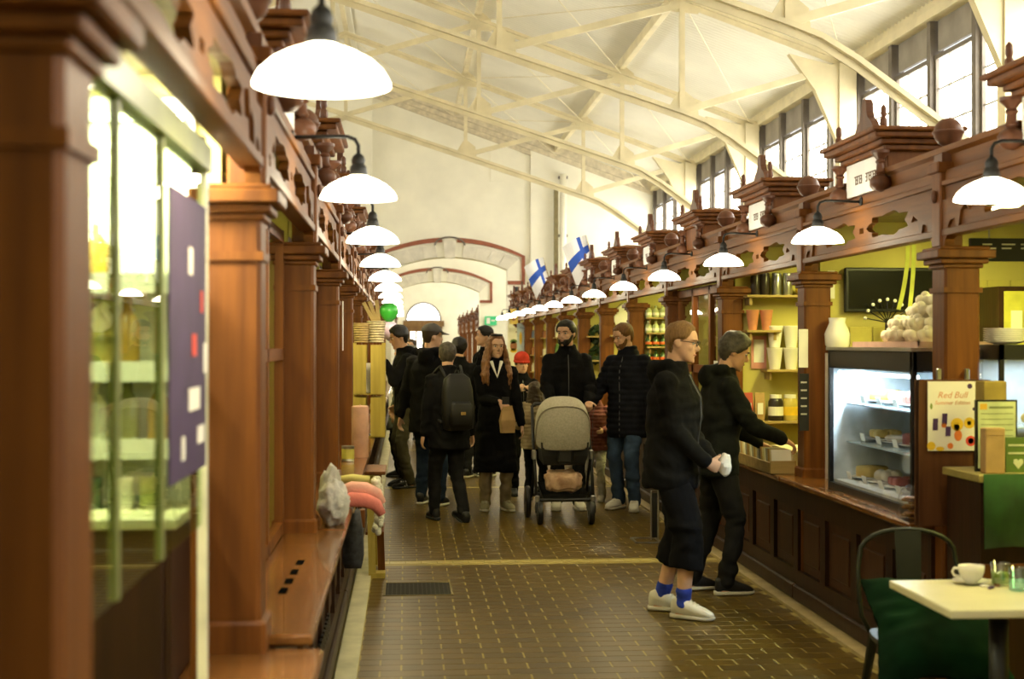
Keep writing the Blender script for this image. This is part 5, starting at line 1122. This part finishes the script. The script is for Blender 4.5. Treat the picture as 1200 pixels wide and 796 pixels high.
def person(label, x, y, yaw, H=1.8, lean=0, twist=0, hyaw=0, hpitch=0, hands=None, feet=None, skin=SKIN, jacket=BLK, jlen=.80, bulk=1.0, trousers=CHAR, shorts=False, shoe=SHB, sole=SOLE, hair=None, hcol=H_BROWN, beard=None, hat=None, hatm=None, fine=.009, hood=False, coat=False, curl=.45, socks=None, extras=None, quilt=False, child=False, sleeves=1.0, hroll=0, elbow=None):
    k = H / 1.8; r = thing('person', label, 'person', (x, y, 0), math.radians(yaw))
    r.scale = (k, k, k); hk = 1.0 if not child else 1.17
    L = math.radians(lean); TW_ = math.radians(twist)
    def B(p):
        p = Vector(p); s = smooth01((p.z - .93) / .28); c = Vector((0, 0, .95))
        q = Matrix.Rotation(TW_ * s, 3, 'Z') @ (p - c); return Matrix.Rotation(L * s, 3, 'X') @ q + c
    piv = B((0, .012, 1.555))
    HM = Matrix.Translation(piv) @ Matrix.Rotation(TW_ + math.radians(hyaw), 4, 'Z') @ Matrix.Rotation(L * .35 + math.radians(hpitch), 4, 'X') @ Matrix.Rotation(math.radians(hroll), 4, 'Y') @ Matrix.Translation((0, -.022, .118 * hk)) @ Matrix.Scale(hk, 4)
    hd = hands or {}; ft = feet or {}
    sh = {s: B((s * .166, .012, 1.412)) for s in (-1, 1)}
    wr = {}; el = {}
    for s in (-1, 1):
        t = hd.get(s, (s * .27, -.02, .84)); po = (elbow or {}).get(s, (s * .5, .9, -.35)); el[s], wr[s] = ik(sh[s], t[:3], .29, .265, po)
    kn = {}; an = {}; hip = {}
    for s in (-1, 1):
        f = ft.get(s, (s * .10, 0, s * 8, 0)); hip[s] = Vector((s * .088, .0, .93)); tgt = Vector((f[0], f[1], .09 + f[3]))
        kn[s], an[s] = ik(hip[s], tgt, .435, .425, (s * .08, -1, .1))
    # --- body: one continuous surface
    b = MB()
    b.loft([[HM @ hp(t, 2 * PI * j / 24) for j in range(24)] for t in [i / 20 for i in range(21)]])
    def hq(a, bb, c): return HM @ Vector((a, bb, c))
    zt = lambda t: (t - .5) * .235
    nose = MB().tube([hq(0, -.084, zt(.56)), hq(0, -.096, zt(.47)), hq(0, -.110, zt(.385)), hq(0, -.106, zt(.345)), hq(0, -.088, zt(.33))], [.006, .0085, .013, .011, .005], 8); b.add(nose.v, nose.f)
    for s in (-1, 1):
        b.ball(hq(s * .0115, -.098, zt(.36)), .0075, 6); b.ball(hq(s * .077, .012, zt(.46)), .03, 10, (.35, .75, 1.0), M=HM.to_3x3() @ Matrix.Rotation(s * -.25, 3, 'Z'))
        cap(b, hq(s * .012, -.089, zt(.60)), hq(s * .052, -.074, zt(.60)), .008, .006, 8); b.ball(hq(s * .042, -.066, zt(.38)), .018, 10)
    b.ball(hq(0, -.082, zt(.055)), .017, 8); cap(b, hq(-.017, -.089, zt(.225)), hq(.017, -.089, zt(.225)), .0075, .0075, 8)
    cap(b, B((0, .018, 1.46)), HM @ Vector((0, .018, -.06)), .058, .056)
    for z0_, w_, d_, yc in (): pass
    tr = [(.84, .10, .085, .005), (.90, .150, .108, .01), (1.0, .145, .10, .0), (1.10, .135, .095, .0), (1.25, .150, .108, .0), (1.36, .145, .098, .005), (1.43, .105, .07, .012), (1.50, .062, .06, .015)]
    def ring(z, w, d, yc, n=20): return [B((w * math.copysign(abs(math.sin(a)) ** .85, math.sin(a)), yc - d * math.copysign(abs(math.cos(a)) ** .9, math.cos(a)), z)) for a in [2 * PI * j / n for j in range(n)]]
    b.loft([ring(*q) for q in tr])
    for s in (-1, 1):
        cap(b, sh[s], el[s], .050, .040); cap(b, el[s], wr[s], .041, .026)
        t = hd.get(s, None); d_ = Vector(t[3]) if t and len(t) > 3 else (wr[s] - el[s]).normalized() + Vector((0, -.1, -.1)); pn = Vector(t[4]) if t and len(t) > 4 else Vector((-s, .15, 0)); cu = t[5] if t and len(t) > 5 else curl
        add_hand(b, wr[s], d_, pn, 1 if (d_.cross(pn)).dot(Vector((0, -1, .35))) > 0 else -1, 1.0, cu)
        cap(b, hip[s], kn[s], .078, .052); cap(b, kn[s], an[s], .054, .036, mid=.006)
        fy = math.radians(ft.get(s, (0, 0, s * 8, 0))[2]); fd = Vector((math.sin(fy), -math.cos(fy), 0)); cap(b, an[s] + Vector((0, 0, -.045)) - fd * .03, an[s] + fd * .13 + Vector((0, 0, -.055)), .036, .026)
    put('body', remesh(b, fine, 3), skin, r)
    # --- face details
    for s in (-1, 1):
        e = MB().ball(hq(s * .031, -.0765, zt(.515)), .0125, 10, (1.15, .7, .75), M=HM.to_3x3()).build('eye', M_EYE, r, True)
        MB().ball(hq(s * .031, -.0835, zt(.515)), .0062, 8, (1, .6, 1), M=HM.to_3x3()).build('iris', M_IRIS, e, True)
        MB().tube([hq(s * .014, -.0965, zt(.585)), hq(s * .034, -.0935, zt(.605)), hq(s * .054, -.079, zt(.59))], [.0032, .0042, .0025], 6).build('eyebrow', hcol, r)
    MB().tube([hq(-.024, -.088, zt(.215)), hq(-.01, -.0965, zt(.222)), hq(.01, -.0965, zt(.222)), hq(.024, -.088, zt(.215))], [.002, .0045, .0045, .002], 6).build('mouth', M_LIP, r, True)
    if hair:
        fr_, sd_, bk_, th_, bu_ = hair[:5]
        put('hair', head_shell(hairline(fr_, sd_, bk_), th_, HM, bumpy=bu_, seed=x).mesh('hair', hcol, True), hcol, r).data.materials.pop(index=0)
    if beard:
        def bz(t, th): return smooth01((.30 - t + .18 * smooth01((th - .9) / .5)) / .05) * smooth01((1.75 - th) / .2) * (1 - .9 * math.exp(-((t - .215) / .018) ** 2 - (th / .22) ** 2))
        head_shell(bz, beard, HM, nt=40, na=48, t0=0.0, bumpy=.003).build('beard', hcol, r, True)
    if hat == 'beanie':
        o = head_shell(lambda t, th: smooth01((t - .60 + .06 * math.cos(th)) / .03 + .5) * (.62 + .6 * smooth01((t - .62) / .35)), .036, HM).build('beanie', hatm, r, True)
        rg = [HM @ hp(.64 - .05 * math.cos(2 * PI * j / 28), 2 * PI * j / 28, .012) for j in range(29)]; MB().tube(rg, .017, 8).build('beanie_cuff', hatm, r, True)
    if hat == 'cap':
        head_shell(lambda t, th: smooth01((t - .66) / .03 + .5), .016, HM).build('cap_crown', hatm, r, True)
        v = MB(); up = []; lo = []
        for j in range(11):
            th = -1.05 + 2.1 * j / 10; p = hp(.68, th, .014); out = Vector((p.x * .35, -.075 * math.cos(th * 1.3), -.022)); up.append((p, p + out)); 
        rings = [[HM @ a, HM @ c, HM @ (c - Vector((0, 0, .006))), HM @ (a - Vector((0, 0, .006)))] for a, c in up]; v.loft(rings).build('visor', hatm, r, True)
    # --- trousers
    t = MB(); tr2 = [(.80, .135, .105, .01), (.88, .168, .122, .012), (.97, .158, .112, .005), (1.03, .148, .105, .0)]
    t.loft([ring(*q) for q in tr2])
    for s in (-1, 1):
        if shorts:
            kk = kn[s].lerp(an[s], .50); t.tube([hip[s] + Vector((0, 0, .03)), hip[s].lerp(kn[s], .5), kn[s], kk.lerp(kn[s], .5), kk], [.095, .108, .102, .102, .106], 14)
        else: cap(t, hip[s] + Vector((0, 0, -.02)), kn[s], .098 * bulk ** .5, .074); cap(t, kn[s], an[s] + Vector((0, 0, .0)), .074, .062)
    put('shorts' if shorts else 'trousers', remesh(t, .012, 5, .016, x * 3), trousers, r)
    # --- jacket or coat
    j = MB(); bw = bulk
    if coat:
        rs = [(jlen, .225, .215, .0), (jlen + .02, .23, .22, .0), (.75, .208, .19, .0), (.95, .19, .155, .004)]
    else: rs = [(jlen, .172 * bw, .138 * bw, .006), (jlen + .02, .186 * bw, .146 * bw, .006), (.95, .182 * bw, .142 * bw, .004)]
    rs += [(1.08, .170 * bw, .135 * bw, .0), (1.22, .180 * bw, .142 * bw, .0), (1.34, .180 * bw, .138 * bw, .004), (1.42, .168, .115, .01), (1.47, .130, .092, .014), (1.51, .092, .082, .014), (1.55, .074, .075, .012)]
    j.loft([ring(*q) for q in rs])
    for s in (-1, 1):
        cap(j, sh[s], el[s], .074 * (bw * .5 + .5), .062 * (bw * .5 + .5)); e2 = el[s].lerp(wr[s], .93 * sleeves); cap(j, el[s], e2, .062 * (bw * .5 + .5), .047)
    if hood:
        for a in range(9): an_ = PI * (a / 8) - PI / 2; c = B((.088 * math.sin(an_) * 1.0, .035 + .075 * math.cos(an_), 1.525 - .01 * math.cos(an_))); j.ball(c, .048, 10, (1, 1, .9))
        j.ball(B((0, .135, 1.47)), .075, 10, (1.25, .7, 1.1))
    else:
        for a in range(14): an_ = 2 * PI * a / 14; j.ball(B((.068 * math.sin(an_), .012 + .068 * math.cos(an_), 1.545)), .02, 8)
    jo = put('coat' if coat else 'jacket', remesh(j, .011, 4, .016 if not quilt else .010, x * 5 + y), jacket, r)
    if quilt:
        for v in jo.data.vertices: v.co += v.normal * .011 * abs(math.sin(v.co.z * PI / .055))
    zp = MB().tube([B((0, -.004 - q[2] * 1.0 + q[3], q[0])) for q in rs if q[0] < 1.5], .0045, 5) if not coat else None
    if zp: zp.build('zip', mat('zip_grey', (.10, .10, .10), rough=.4, metal=.5), r)
    # --- shoes
    for s in (-1, 1):
        f = ft.get(s, (s * .10, 0, s * 8, 0)); fy = math.radians(f[2]); pit = f[4] if len(f) > 4 else 0.0
        M = Matrix.Translation((an[s].x, an[s].y, f[3])) @ Matrix.Rotation(fy, 4, 'Z') @ Matrix.Translation((0, -.1, 0)) @ Matrix.Rotation(pit, 4, 'X') @ Matrix.Translation((0, .1, 0))
        def sec(yy, w, z0_, z1_, n=12): return [M @ Vector((w * math.copysign(abs(math.cos(a)) ** .7, math.cos(a)), yy, z0_ + (z1_ - z0_) * (.5 + .5 * math.copysign(abs(math.sin(a)) ** .7, math.sin(a))))) for a in [2 * PI * q / n for q in range(n)]]
        u = MB().loft([sec(.075, .018, .035, .085), sec(.068, .034, .02, .115), (sec(.03, .041, .02, .135)), sec(-.03, .043, .02, .12), sec(-.09, .047, .02, .088), sec(-.14, .048, .02, .07), sec(-.175, .036, .02, .052), sec(-.19, .018, .024, .04)])
        o = u.build('shoe', shoe, r, True)
        MB().loft([sec(.082, .022, .0, .032, 12), sec(.07, .038, .0, .032), sec(.0, .043, .0, .03), sec(-.10, .051, .0, .03), sec(-.15, .050, .0, .03), sec(-.185, .034, .004, .03), sec(-.198, .016, .01, .03)]).build('sole', sole, o, True)
        if shoe is not SHB:
            lc = MB()
            for yy, zz in ((-.045, .116), (-.068, .104), (-.09, .092)): lc.tube([M @ Vector((-.03, yy, zz - .012)), M @ Vector((0, yy - .006, zz + .002)), M @ Vector((.03, yy, zz - .012))], .0035, 5)
            lc.build('laces', SOLE, o)
        if socks:
            sk = MB(); cap(sk, an[s].lerp(kn[s], .17), an[s] + Vector((0, 0, .0)), .050, .046); put('sock', remesh(sk, .008, 2, .008), socks, r)
    return r, HM, B, {'wr': wr, 'el': el, 'an': an, 'kn': kn}
def unit(v): return Vector(v).normalized()
def world(r, p): return Matrix.Translation(r.location) @ Euler(r.rotation_euler).to_matrix().to_4x4() @ Matrix.Scale(r.scale[0], 4) @ Vector(p)
def long_hair(r, HM, col, length, n=18, vox=.009, spread=1.0, fr=True, front=.80):
    mb = MB()
    mb_s = head_shell(hairline(front, .42, .05), .018, HM, bumpy=.004); mb.add(mb_s.v, mb_s.f)
    for i in range(n):
        th = 1.0 + (2 * PI - 2.0) * i / (n - 1); a = math.sin(th); c = -math.cos(th)
        p0 = HM @ hp(.72, th, .008); p1 = HM @ hp(.42, th, .016); w = (.10 + .012 * math.sin(i * 2.3)) * spread
        p2 = HM @ Vector((a * w, c * .095 + .01, -.14)); p3 = HM @ Vector((a * (w + .025) , c * .11 + (.0 if c > 0 else -.035), -.14 - length * .5)); p4 = HM @ Vector((a * (w + .01), c * .10 + (-.05 if c < 0 else .02), -.14 - length * (.9 + .14 * math.sin(i * 1.9))))
        mb.tube([p0, p1, p2, p3, p4], [.014, .022, .028, .026, .010], 8)
    put('hair', remesh(mb, vox, 2, .012, 3, 22), col, r)

SHORT = (.80, .47, .16, .014, .006)
# 1 man with glasses, walking right
X1, Y1p = on_floor(795, 722)
r, HM, B, J = person('man in glasses, black hooded jacket, long shorts and blue socks walking right', X1 - .03, Y1p + .05, 63, 1.79, lean=3, hyaw=6, hpitch=9, hroll=0,
    hands={-1: (-.09, -.24, .945, (.6, -.55, -.35), (.75, .4, .1), .75), 1: (.14, -.22, .94, (-.6, -.58, -.3), (-.75, .4, .1), .75)}, feet={-1: (-.10, -.10, -6, .0), 1: (.10, .10, 6, .0)},
    hood=True, bulk=1.16, jlen=.78, trousers=BLK2, shorts=True, shoe=SHW, sole=SOLE, hair=(.83, .55, .14, .013, .007), hcol=H_BLOND, fine=.007, socks=BLUES)
gl = MB()
for s in (-1, 1):
    c = [HM @ Vector((s * .033 + .024 * math.cos(a), -.101, .004 + .017 * math.sin(a))) for a in [2 * PI * q / 14 for q in range(15)]]; gl.tube(c, .0022, 5)
    gl.tube([HM @ Vector((s * .057, -.099, .008)), HM @ Vector((s * .075, -.04, .008)), HM @ Vector((s * .079, .012, .004))], .0022, 5)
gl.tube([HM @ Vector((-.009, -.102, .008)), HM @ Vector((.009, -.102, .008))], .0022, 5); gl.build('glasses', M_BLACK, r)
pw = world(r, (.02, -.325, .925))
mb = MB().ball((0, 0, 0), .055, 16, (.75, .8, 1.25)); mb.v = [tuple(Vector(p) * (1 + .22 * noise.noise(Vector(p) * 30))) for p in mb.v]
kitem('crumpled white paper wrapper held by the man in glasses', 'paper', 'paper_wrapper', mb, M_PAPERW, tuple(pw))
# 2 man reaching into the crate
r, HM, B, J = person('man in dark jacket reaching into the card crate on the right counter', 2.05, 9.28, 92, 1.74, lean=7, hyaw=-6, hpitch=20, hands={-1: (-.17, -.42, 1.06, (0.1, -.8, -.5), (.2, -.3, -.9), .6), 1: (.16, -.36, 1.0, (-.1, -.8, -.4), (-.3, -.2, -.9), .6)}, feet={-1: (-.11, -.04, 4, 0), 1: (.11, .14, 8, 0)},
    hood=True, bulk=1.06, jacket=cloth('dark_olive_jacket', (.012, .013, .010)), trousers=cloth('black_denim', (.014, .013, .011)), shoe=SHB, sole=SOLE, hair=(.77, .44, .12, .024, .012), hcol=H_GREY, fine=.007, skin=SKIN2)
# 3 man in quilted jacket
r, HM, B, J = person('man with ginger hair in a dark quilted jacket looking down at a child', 2.19, 13.95, -38, 1.86, hyaw=-28, hpitch=16, hands={-1: (-.24, -.30, 1.02, (.1, -.8, -.3), (.8, 0, -.3), .7), 1: (.27, .02, .85)}, feet={-1: (-.11, .04, -10, 0), 1: (.11, -.06, 25, 0)}, jacket=NAVY, quilt=True, bulk=1.08, jlen=.70, trousers=JEAN, shoe=SHW, hair=SHORT, hcol=H_GING, beard=.0015, fine=.0085)
# 4 bearded man pushing the stroller
r, HM, B, J = person('bearded man in black jacket pushing the grey stroller', 1.60, 14.0, -2, 1.88, hyaw=-30, hpitch=3, hands={-1: (-.17, -.36, 1.03, (.1, -1, -.1), (0, -.1, -1), 1.0), 1: (.17, -.36, 1.03, (-.1, -1, -.1), (0, -.1, -1), 1.0)}, bulk=1.12, jacket=BLK2, trousers=CHAR, shoe=SHW, hair=(.78, .50, .18, .016, .006), hcol=H_BLACK, beard=.006, fine=.008)
# 6 small child in pink puffer
r, HM, B, J = person('small child in mauve puffer jacket and white trousers beside the stroller', 1.985, 14.75, -25, 1.20, hpitch=10, child=True, hands={-1: (-.14, -.25, 1.10, (.5, -.7, .2), (.8, .3, 0), .8), 1: (.2, -.24, 1.12)}, jacket=PINK, quilt=True, bulk=1.15, trousers=WHT, shoe=SHW, hat='beanie', hatm=cloth('blue_knit', (.02, .05, .22)), hair=SHORT, hcol=H_BROWN, fine=.010)
# 7 child in red beanie
r, HM, B, J = person('child in a red beanie eating, standing behind the puffer girl', 1.255, 15.35, 6, 1.53, hyaw=4, hands={-1: (-.10, -.24, 1.33, (.5, -.3, .7), (.6, .5, 0), .8), 1: (.10, -.22, 1.31, (-.5, -.3, .7), (-.6, .5, 0), .8)}, jacket=BLK, trousers=BLK, shoe=SHB, sole=SOLEB, hat='beanie', hatm=REDW, hair=(.80, .42, .10, .014, .004), hcol=H_BROWN, fine=.009, child=False)
# 8 girl in beige puffer, seen from behind
r, HM, B, J = person('girl with long brown hair in a beige puffer jacket, seen from behind', 1.345, 14.75, 160, 1.25, jacket=BEIGE, quilt=True, bulk=1.12, trousers=BLK, shoe=SHB, sole=SOLEB, hcol=H_BROWN, fine=.011, hands={1: (.16, -.26, 1.15, (-.4, -.5, .5), (-.6, .4, 0), .8)})
long_hair(r, HM, H_BROWN, .42, vox=.011)
# 9 woman in long black coat
r, HM, B, J = person('woman with long auburn hair in a long black coat holding a paper bag', .885, 14.0, 4, 1.74, hyaw=10, hpitch=2, hands={-1: (.0, -.29, 1.12, (.75, -.35, -.45), (.1, .6, -.7), .7), 1: (.27, -.02, .85)}, coat=True, jlen=.40, jacket=BLK2, bulk=.93, trousers=TROUB, shoe=mat('taupe_sneaker', (.28, .25, .16), rough=.6), hcol=H_AUB, fine=.0075, feet={-1: (-.10, .02, -10, 0), 1: (.10, -.03, 14, 0)})
long_hair(r, HM, H_AUB, .30, n=24, front=.84, spread=1.12)
HW = HM
MB().tube([B((-.052, -.075, 1.52)), B((0, -.148, 1.36)), B((.052, -.075, 1.52))], [.018, .012, .018], 8).build('white_top', M_PAPERW, r, True)
o = MB().tube([HM @ hp(.90, th, .024) for th in (-1.3, -.8, -.3, .3, .8, 1.3)], [.006, .011, .014, .014, .011, .006], 6).build('sunglasses', M_BLACK, r)
pw = world(r, (.075, -.355, 1.06))
pb_ = thing('paper_bag', 'brown kraft paper bag held by the woman in the long coat', 'paper bag', (pw.x, pw.y, pw.z - .24), .25)
mb = MB().loft([[(-.065, -.03, 0), (.065, -.03, 0), (.065, .03, 0), (-.065, .03, 0)], [(-.075, -.035, .12), (.072, -.03, .12), (.07, .03, .12), (-.075, .035, .12)], [(-.06, -.015, .21), (.055, -.012, .21), (.05, .012, .21), (-.06, .015, .21)], [(-.045, -.008, .25), (.045, -.008, .26), (.045, .008, .26), (-.045, .008, .25)]]); mb.build('bag', M_KRAFT, pb_)
ph = world(r, (.06, -.335, 1.115)); kitem('black phone held with the paper bag', 'phone', 'phone', MB().box(-.035, .035, -.005, .005, -.02, .05, 0, .003), M_BLACK, tuple(ph))
# 10 man with backpack walking away
r, HM, B, J = person('man in dark jacket walking away with a black backpack', .40, 13.2, -158, 1.66, lean=4, hyaw=-28, feet={-1: (-.09, .16, 6, .03, -.35), 1: (.09, -.14, -4, 0)}, bulk=1.18, jacket=BLK, trousers=CHAR, shoe=SHB, sole=SOLEB, hair=(.82, .50, .12, .014, .006), hcol=H_GREY, fine=.009, jlen=.72)
bp = thing('backpack', 'black backpack worn by the man walking away', 'backpack', r.location, r.rotation_euler.z); bp.scale = r.scale
mb = MB().loft([[B((w * math.copysign(abs(math.cos(a)) ** .5, math.cos(a)), .235 + d * math.copysign(abs(math.sin(a)) ** .5, math.sin(a)), z)) for a in [2 * PI * q / 16 for q in range(16)]] for z, w, d in ((.92, .10, .04), (.94, .15, .07), (1.1, .16, .085), (1.3, .155, .08), (1.42, .13, .06), (1.47, .07, .03))])
M_PACK = mat('black_nylon', (.007, .007, .008), rough=.55); mb.build('pack_body', M_PACK, bp, True)
MB().loft([[B((w * math.copysign(abs(math.cos(a)) ** .5, math.cos(a)), .325 + d * math.copysign(abs(math.sin(a)) ** .5, math.sin(a)), z)) for a in [2 * PI * q / 12 for q in range(12)]] for z, w, d in ((.97, .09, .015), (.99, .12, .03), (1.15, .12, .03), (1.19, .09, .015))]).build('front_pocket', M_PACK, bp, True)
for s in (-1, 1): MB().tube([B((s * .09, .19, 1.42)), B((s * .11, .08, 1.55)), B((s * .12, -.10, 1.47)), B((s * .14, -.165, 1.28)), B((s * .16, -.08, 1.08)), B((s * .15, .17, 1.0))], .016, 6).build('strap', M_PACK, bp, True)
MB().tube([B((-.03, .23, 1.46)), B((0, .24, 1.51)), B((.03, .23, 1.46))], .007, 6).build('haul_loop', M_PACK, bp); MB().box(-.025, .025, .36, .366, 1.08, 1.11).build('badge', mat('tan_badge', (.35, .22, .06)), bp)
# 11 man in grey cap
r, HM, B, J = person('man in grey flat cap and dark jacket, body turned away', .25, 14.45, 160, 1.85, hyaw=-48, hpitch=2, hat='cap', hatm=GREYC, jacket=BLK, bulk=1.14, trousers=DJEAN, shoe=SHB, sole=SOLE, hair=(.85, .52, .14, .010, .004), hcol=H_BROWN, fine=.009, hood=True, hands={1: (.30, .03, .86)}, feet={-1: (-.11, .05, -6, 0), 1: (.12, -.08, 8, 0)}, jlen=.72)
# 12 dark haired man on the left, profile to the left
r, HM, B, J = person('dark haired man in black jacket facing the left stall, eating', .02, 16.3, -78, 1.86, hpitch=14, lean=5, jacket=BLK, trousers=KHAKI, shoe=SHB, sole=SOLEB, hair=(.78, .48, .14, .024, .010), hcol=H_BLACK, fine=.009, hood=True, hands={1: (.08, -.26, 1.40, (-.4, -.4, .7), (-.4, .7, 0), .8), -1: (-.25, -.08, .9)}, skin=SKIN2)
MB().tube([B((-.10, .06, 1.56)), B((-.07, .12, 1.55)), B((.0, .15, 1.54)), B((.08, .11, 1.55))], .014, 6).build('hood_stripe', mat('pale_grey_trim', (.35, .35, .33)), r)
for i in range(3):
    for s in (-1, 1):
        a = J['an'][s]; MB().bar((a.x + s * .047, a.y - .03 - i * .025, .03), (a.x + s * .047, a.y - .05 - i * .025, .085), .004, .010).build('shoe_stripe', M_PAPERW, r)
# 13 person in olive grey coat beside the crates
r, HM, B, J = person('person in a grey olive coat and black skirt beside the left crates', -.03, 17.6, -110, 1.66, jacket=OLIVE, trousers=BLK2, coat=True, jlen=.62, bulk=.95, shoe=SHB, sole=SOLEB, hcol=H_BROWN, hair=(.80, .42, .06, .02, .008), fine=.012)
# 14 far man, profile left
r, HM, B, J = person('tall man in black jacket behind the woman, face turned left', .99, 17.6, -60, 1.87, hyaw=-25, jacket=BLK2, trousers=CHAR, hair=SHORT, hcol=H_BLACK, fine=.011, hood=True)
# 15, 16 people further back
r, HM, B, J = person('dark haired person walking away between the cap man and the woman', .66, 17.4, 170, 1.72, jacket=BLK, trousers=CHAR, hair=(.80, .45, .08, .022, .012), hcol=H_BLACK, fine=.013)
r, HM, B, J = person('distant person in black walking away under the far arch', .33, 20.5, 180, 1.70, jacket=BLK, trousers=CHAR, hair=(.80, .45, .08, .02, .01), hcol=H_BLACK, fine=.014)
r, HM, B, J = person('distant person in dark coat near the left stalls', .10, 24.0, -20, 1.72, jacket=BLK2, trousers=CHAR, hair=SHORT, hcol=H_BROWN, fine=.014, coat=True, jlen=.5)

# ------------------------------------------------------------------ stroller
SX, SY = on_floor(663, 615)
st = thing('stroller', 'grey hooded stroller with black frame pushed towards the camera', 'stroller', (SX, SY + .28, 0))
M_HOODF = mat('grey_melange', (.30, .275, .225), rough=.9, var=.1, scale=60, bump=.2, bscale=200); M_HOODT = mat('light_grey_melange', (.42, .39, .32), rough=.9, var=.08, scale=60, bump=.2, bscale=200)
def dome(a0, a1, r_, n=14, m=18, th=.012):
    mb = MB(); o = []; 
    for i in range(n + 1):
        a = a0 + (a1 - a0) * i / n
        for j in range(m + 1):
            b = PI * j / m; x_ = -.245 * r_ * math.copysign(abs(math.cos(b)) ** .72, math.cos(b)); s_ = math.sin(b) ** .5 * r_
            o.append((x_, -.30 * s_ * math.cos(a) + .02, .74 + .41 * s_ * math.sin(a)))
    f = [(i * (m + 1) + j, i * (m + 1) + j + 1, (i + 1) * (m + 1) + j + 1, (i + 1) * (m + 1) + j) for i in range(n) for j in range(m)]
    mb.add(o, f); mb.add([(x_, y_ + .01, z_ - .012) for x_, y_, z_ in o], f); return mb
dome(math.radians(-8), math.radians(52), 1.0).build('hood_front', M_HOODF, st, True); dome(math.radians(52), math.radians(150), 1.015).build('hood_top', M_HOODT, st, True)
pt = []
for j in range(19): b = PI * j / 18; s_ = math.sin(b) ** .5 * 1.02; a = math.radians(52); pt.append((-.25 * math.copysign(abs(math.cos(b)) ** .72, math.cos(b)), -.30 * s_ * math.cos(a) + .02, .74 + .41 * s_ * math.sin(a)))
MB().tube(pt, .008, 6).build('hood_seam', M_HOODT, st, True)
M_SEAT = mat('black_seat_fabric', (.012, .012, .013), rough=.8)
MB().loft([[(-.19, -.20, .545), (.19, -.20, .545), (.19, -.16, .53), (-.19, -.16, .53)], [(-.21, -.22, .62), (.21, -.22, .62), (.21, .10, .57), (-.21, .10, .57)], [(-.22, -.22, .74), (.22, -.22, .74), (.22, .26, .80), (-.22, .26, .80)]]).build('seat_shell', M_SEAT, st)
MB().box(-.07, .07, -.245, -.215, .55, .76, 0, .02).build('harness_pad', mat('grey_pad', (.02, .02, .02)), st)
for s in (-1, 1):
    MB().tube([(s * .26, -.22, .20), (s * .265, -.02, .62), (s * .265, .10, .74), (s * .25, .36, 1.04)], .015, 8).build('side_tube', M_CASEB, st, True)
    MB().tube([(s * .26, -.02, .60), (s * .255, .28, .22)], .014, 8).build('rear_tube', M_CASEB, st, True)
    MB().box(s * .265 - .022, s * .265 + .022, -.06, .02, .57, .66, 0, .01).build('hub_joint', M_STEELB, st)
    MB().box(s * .255 - .02, s * .255 + .02, -.26, -.21, .20, .26, 0, .008).build('fork_joint', M_STEELB, st)
MB().tube([(-.25, .36, 1.04), (-.22, .40, 1.07), (.22, .40, 1.07), (.25, .36, 1.04)], .017, 8).build('handlebar', M_CASEB, st, True)
MB().tube([(-.26, -.22, .22), (.26, -.22, .22)], .016, 8).build('front_bar', M_CASEB, st); MB().tube([(-.26, .28, .22), (.26, .28, .22)], .016, 8).build('axle', M_CASEB, st)
bk = MB().loft([[(-.18, -.20, .20), (.18, -.20, .20), (.18, .22, .20), (-.18, .22, .20)], [(-.21, -.23, .27), (.21, -.23, .27), (.21, .26, .34), (-.21, .26, .34)]], caps=False); bk.add([(-.18, -.20, .20), (.18, -.20, .20), (.18, .22, .20), (-.18, .22, .20)], [(0, 1, 2, 3)]); bk.build('basket', M_SEAT, st)
for s in (-1, 1):
    for (yy, rr, ww, xo) in ((-.26, .105, .045, .235), (.28, .15, .045, .30)):
        R_ = Matrix.Rotation(PI / 2, 3, 'Y'); w_ = MB().lathe([(rr * .72, -ww / 2), (rr * .95, -ww / 2), (rr, -ww / 4), (rr, ww / 4), (rr * .95, ww / 2), (rr * .72, ww / 2)], n=24, M=R_).build('wheel', M_CASEB, st, .7, loc=(s * xo, yy, rr))
        hb_ = MB().lathe([(.03, -ww / 2 - .004), (.03, ww / 2 + .004)], n=12, M=R_)
        for q in range(6): a = q * PI / 3; hb_.bar((0, .02 * math.cos(a), .02 * math.sin(a)), (0, rr * .75 * math.cos(a), rr * .75 * math.sin(a)), .012, .014)
        hb_.build('spokes', mat('dark_grey_plastic', (.05, .05, .05)), w_)
        if yy < 0: MB().tube([(s * .255, -.235, .22), (s * .27, -.25, .16), (s * .265, -.26, .105)], .012, 6).build('fork', M_CASEB, st)
mb = MB().ball((0, 0, 0), 1, 44)
def crumple(v):
    v = Vector(v); sq = lambda t: math.copysign(abs(t) ** .62, t)
    fold = 1 - abs(noise.noise(Vector((v.x * 1.6, v.y * 1.6, v.z * 4.5)) + Vector((3.1, 0, 0)))) * 2
    k = .86 + .13 * fold + .06 * noise.noise(v * 7)
    return (sq(v.x) * .185 * k, sq(v.y) * .18 * k, sq(v.z) * .105 * (k + .25 * noise.noise(Vector((v.x * 2.3, v.y * 2, 0)))))
mb.v = [crumple(v) for v in mb.v]
kitem('crumpled pale pink blanket in the stroller basket', 'blanket', 'blanket', mb, mat('pale_pink_fleece', (.60, .42, .30), rough=.95, col2=(.42, .25, .17), scale=14, bump=.5, bscale=40), (SX, SY + .245, .375), True)
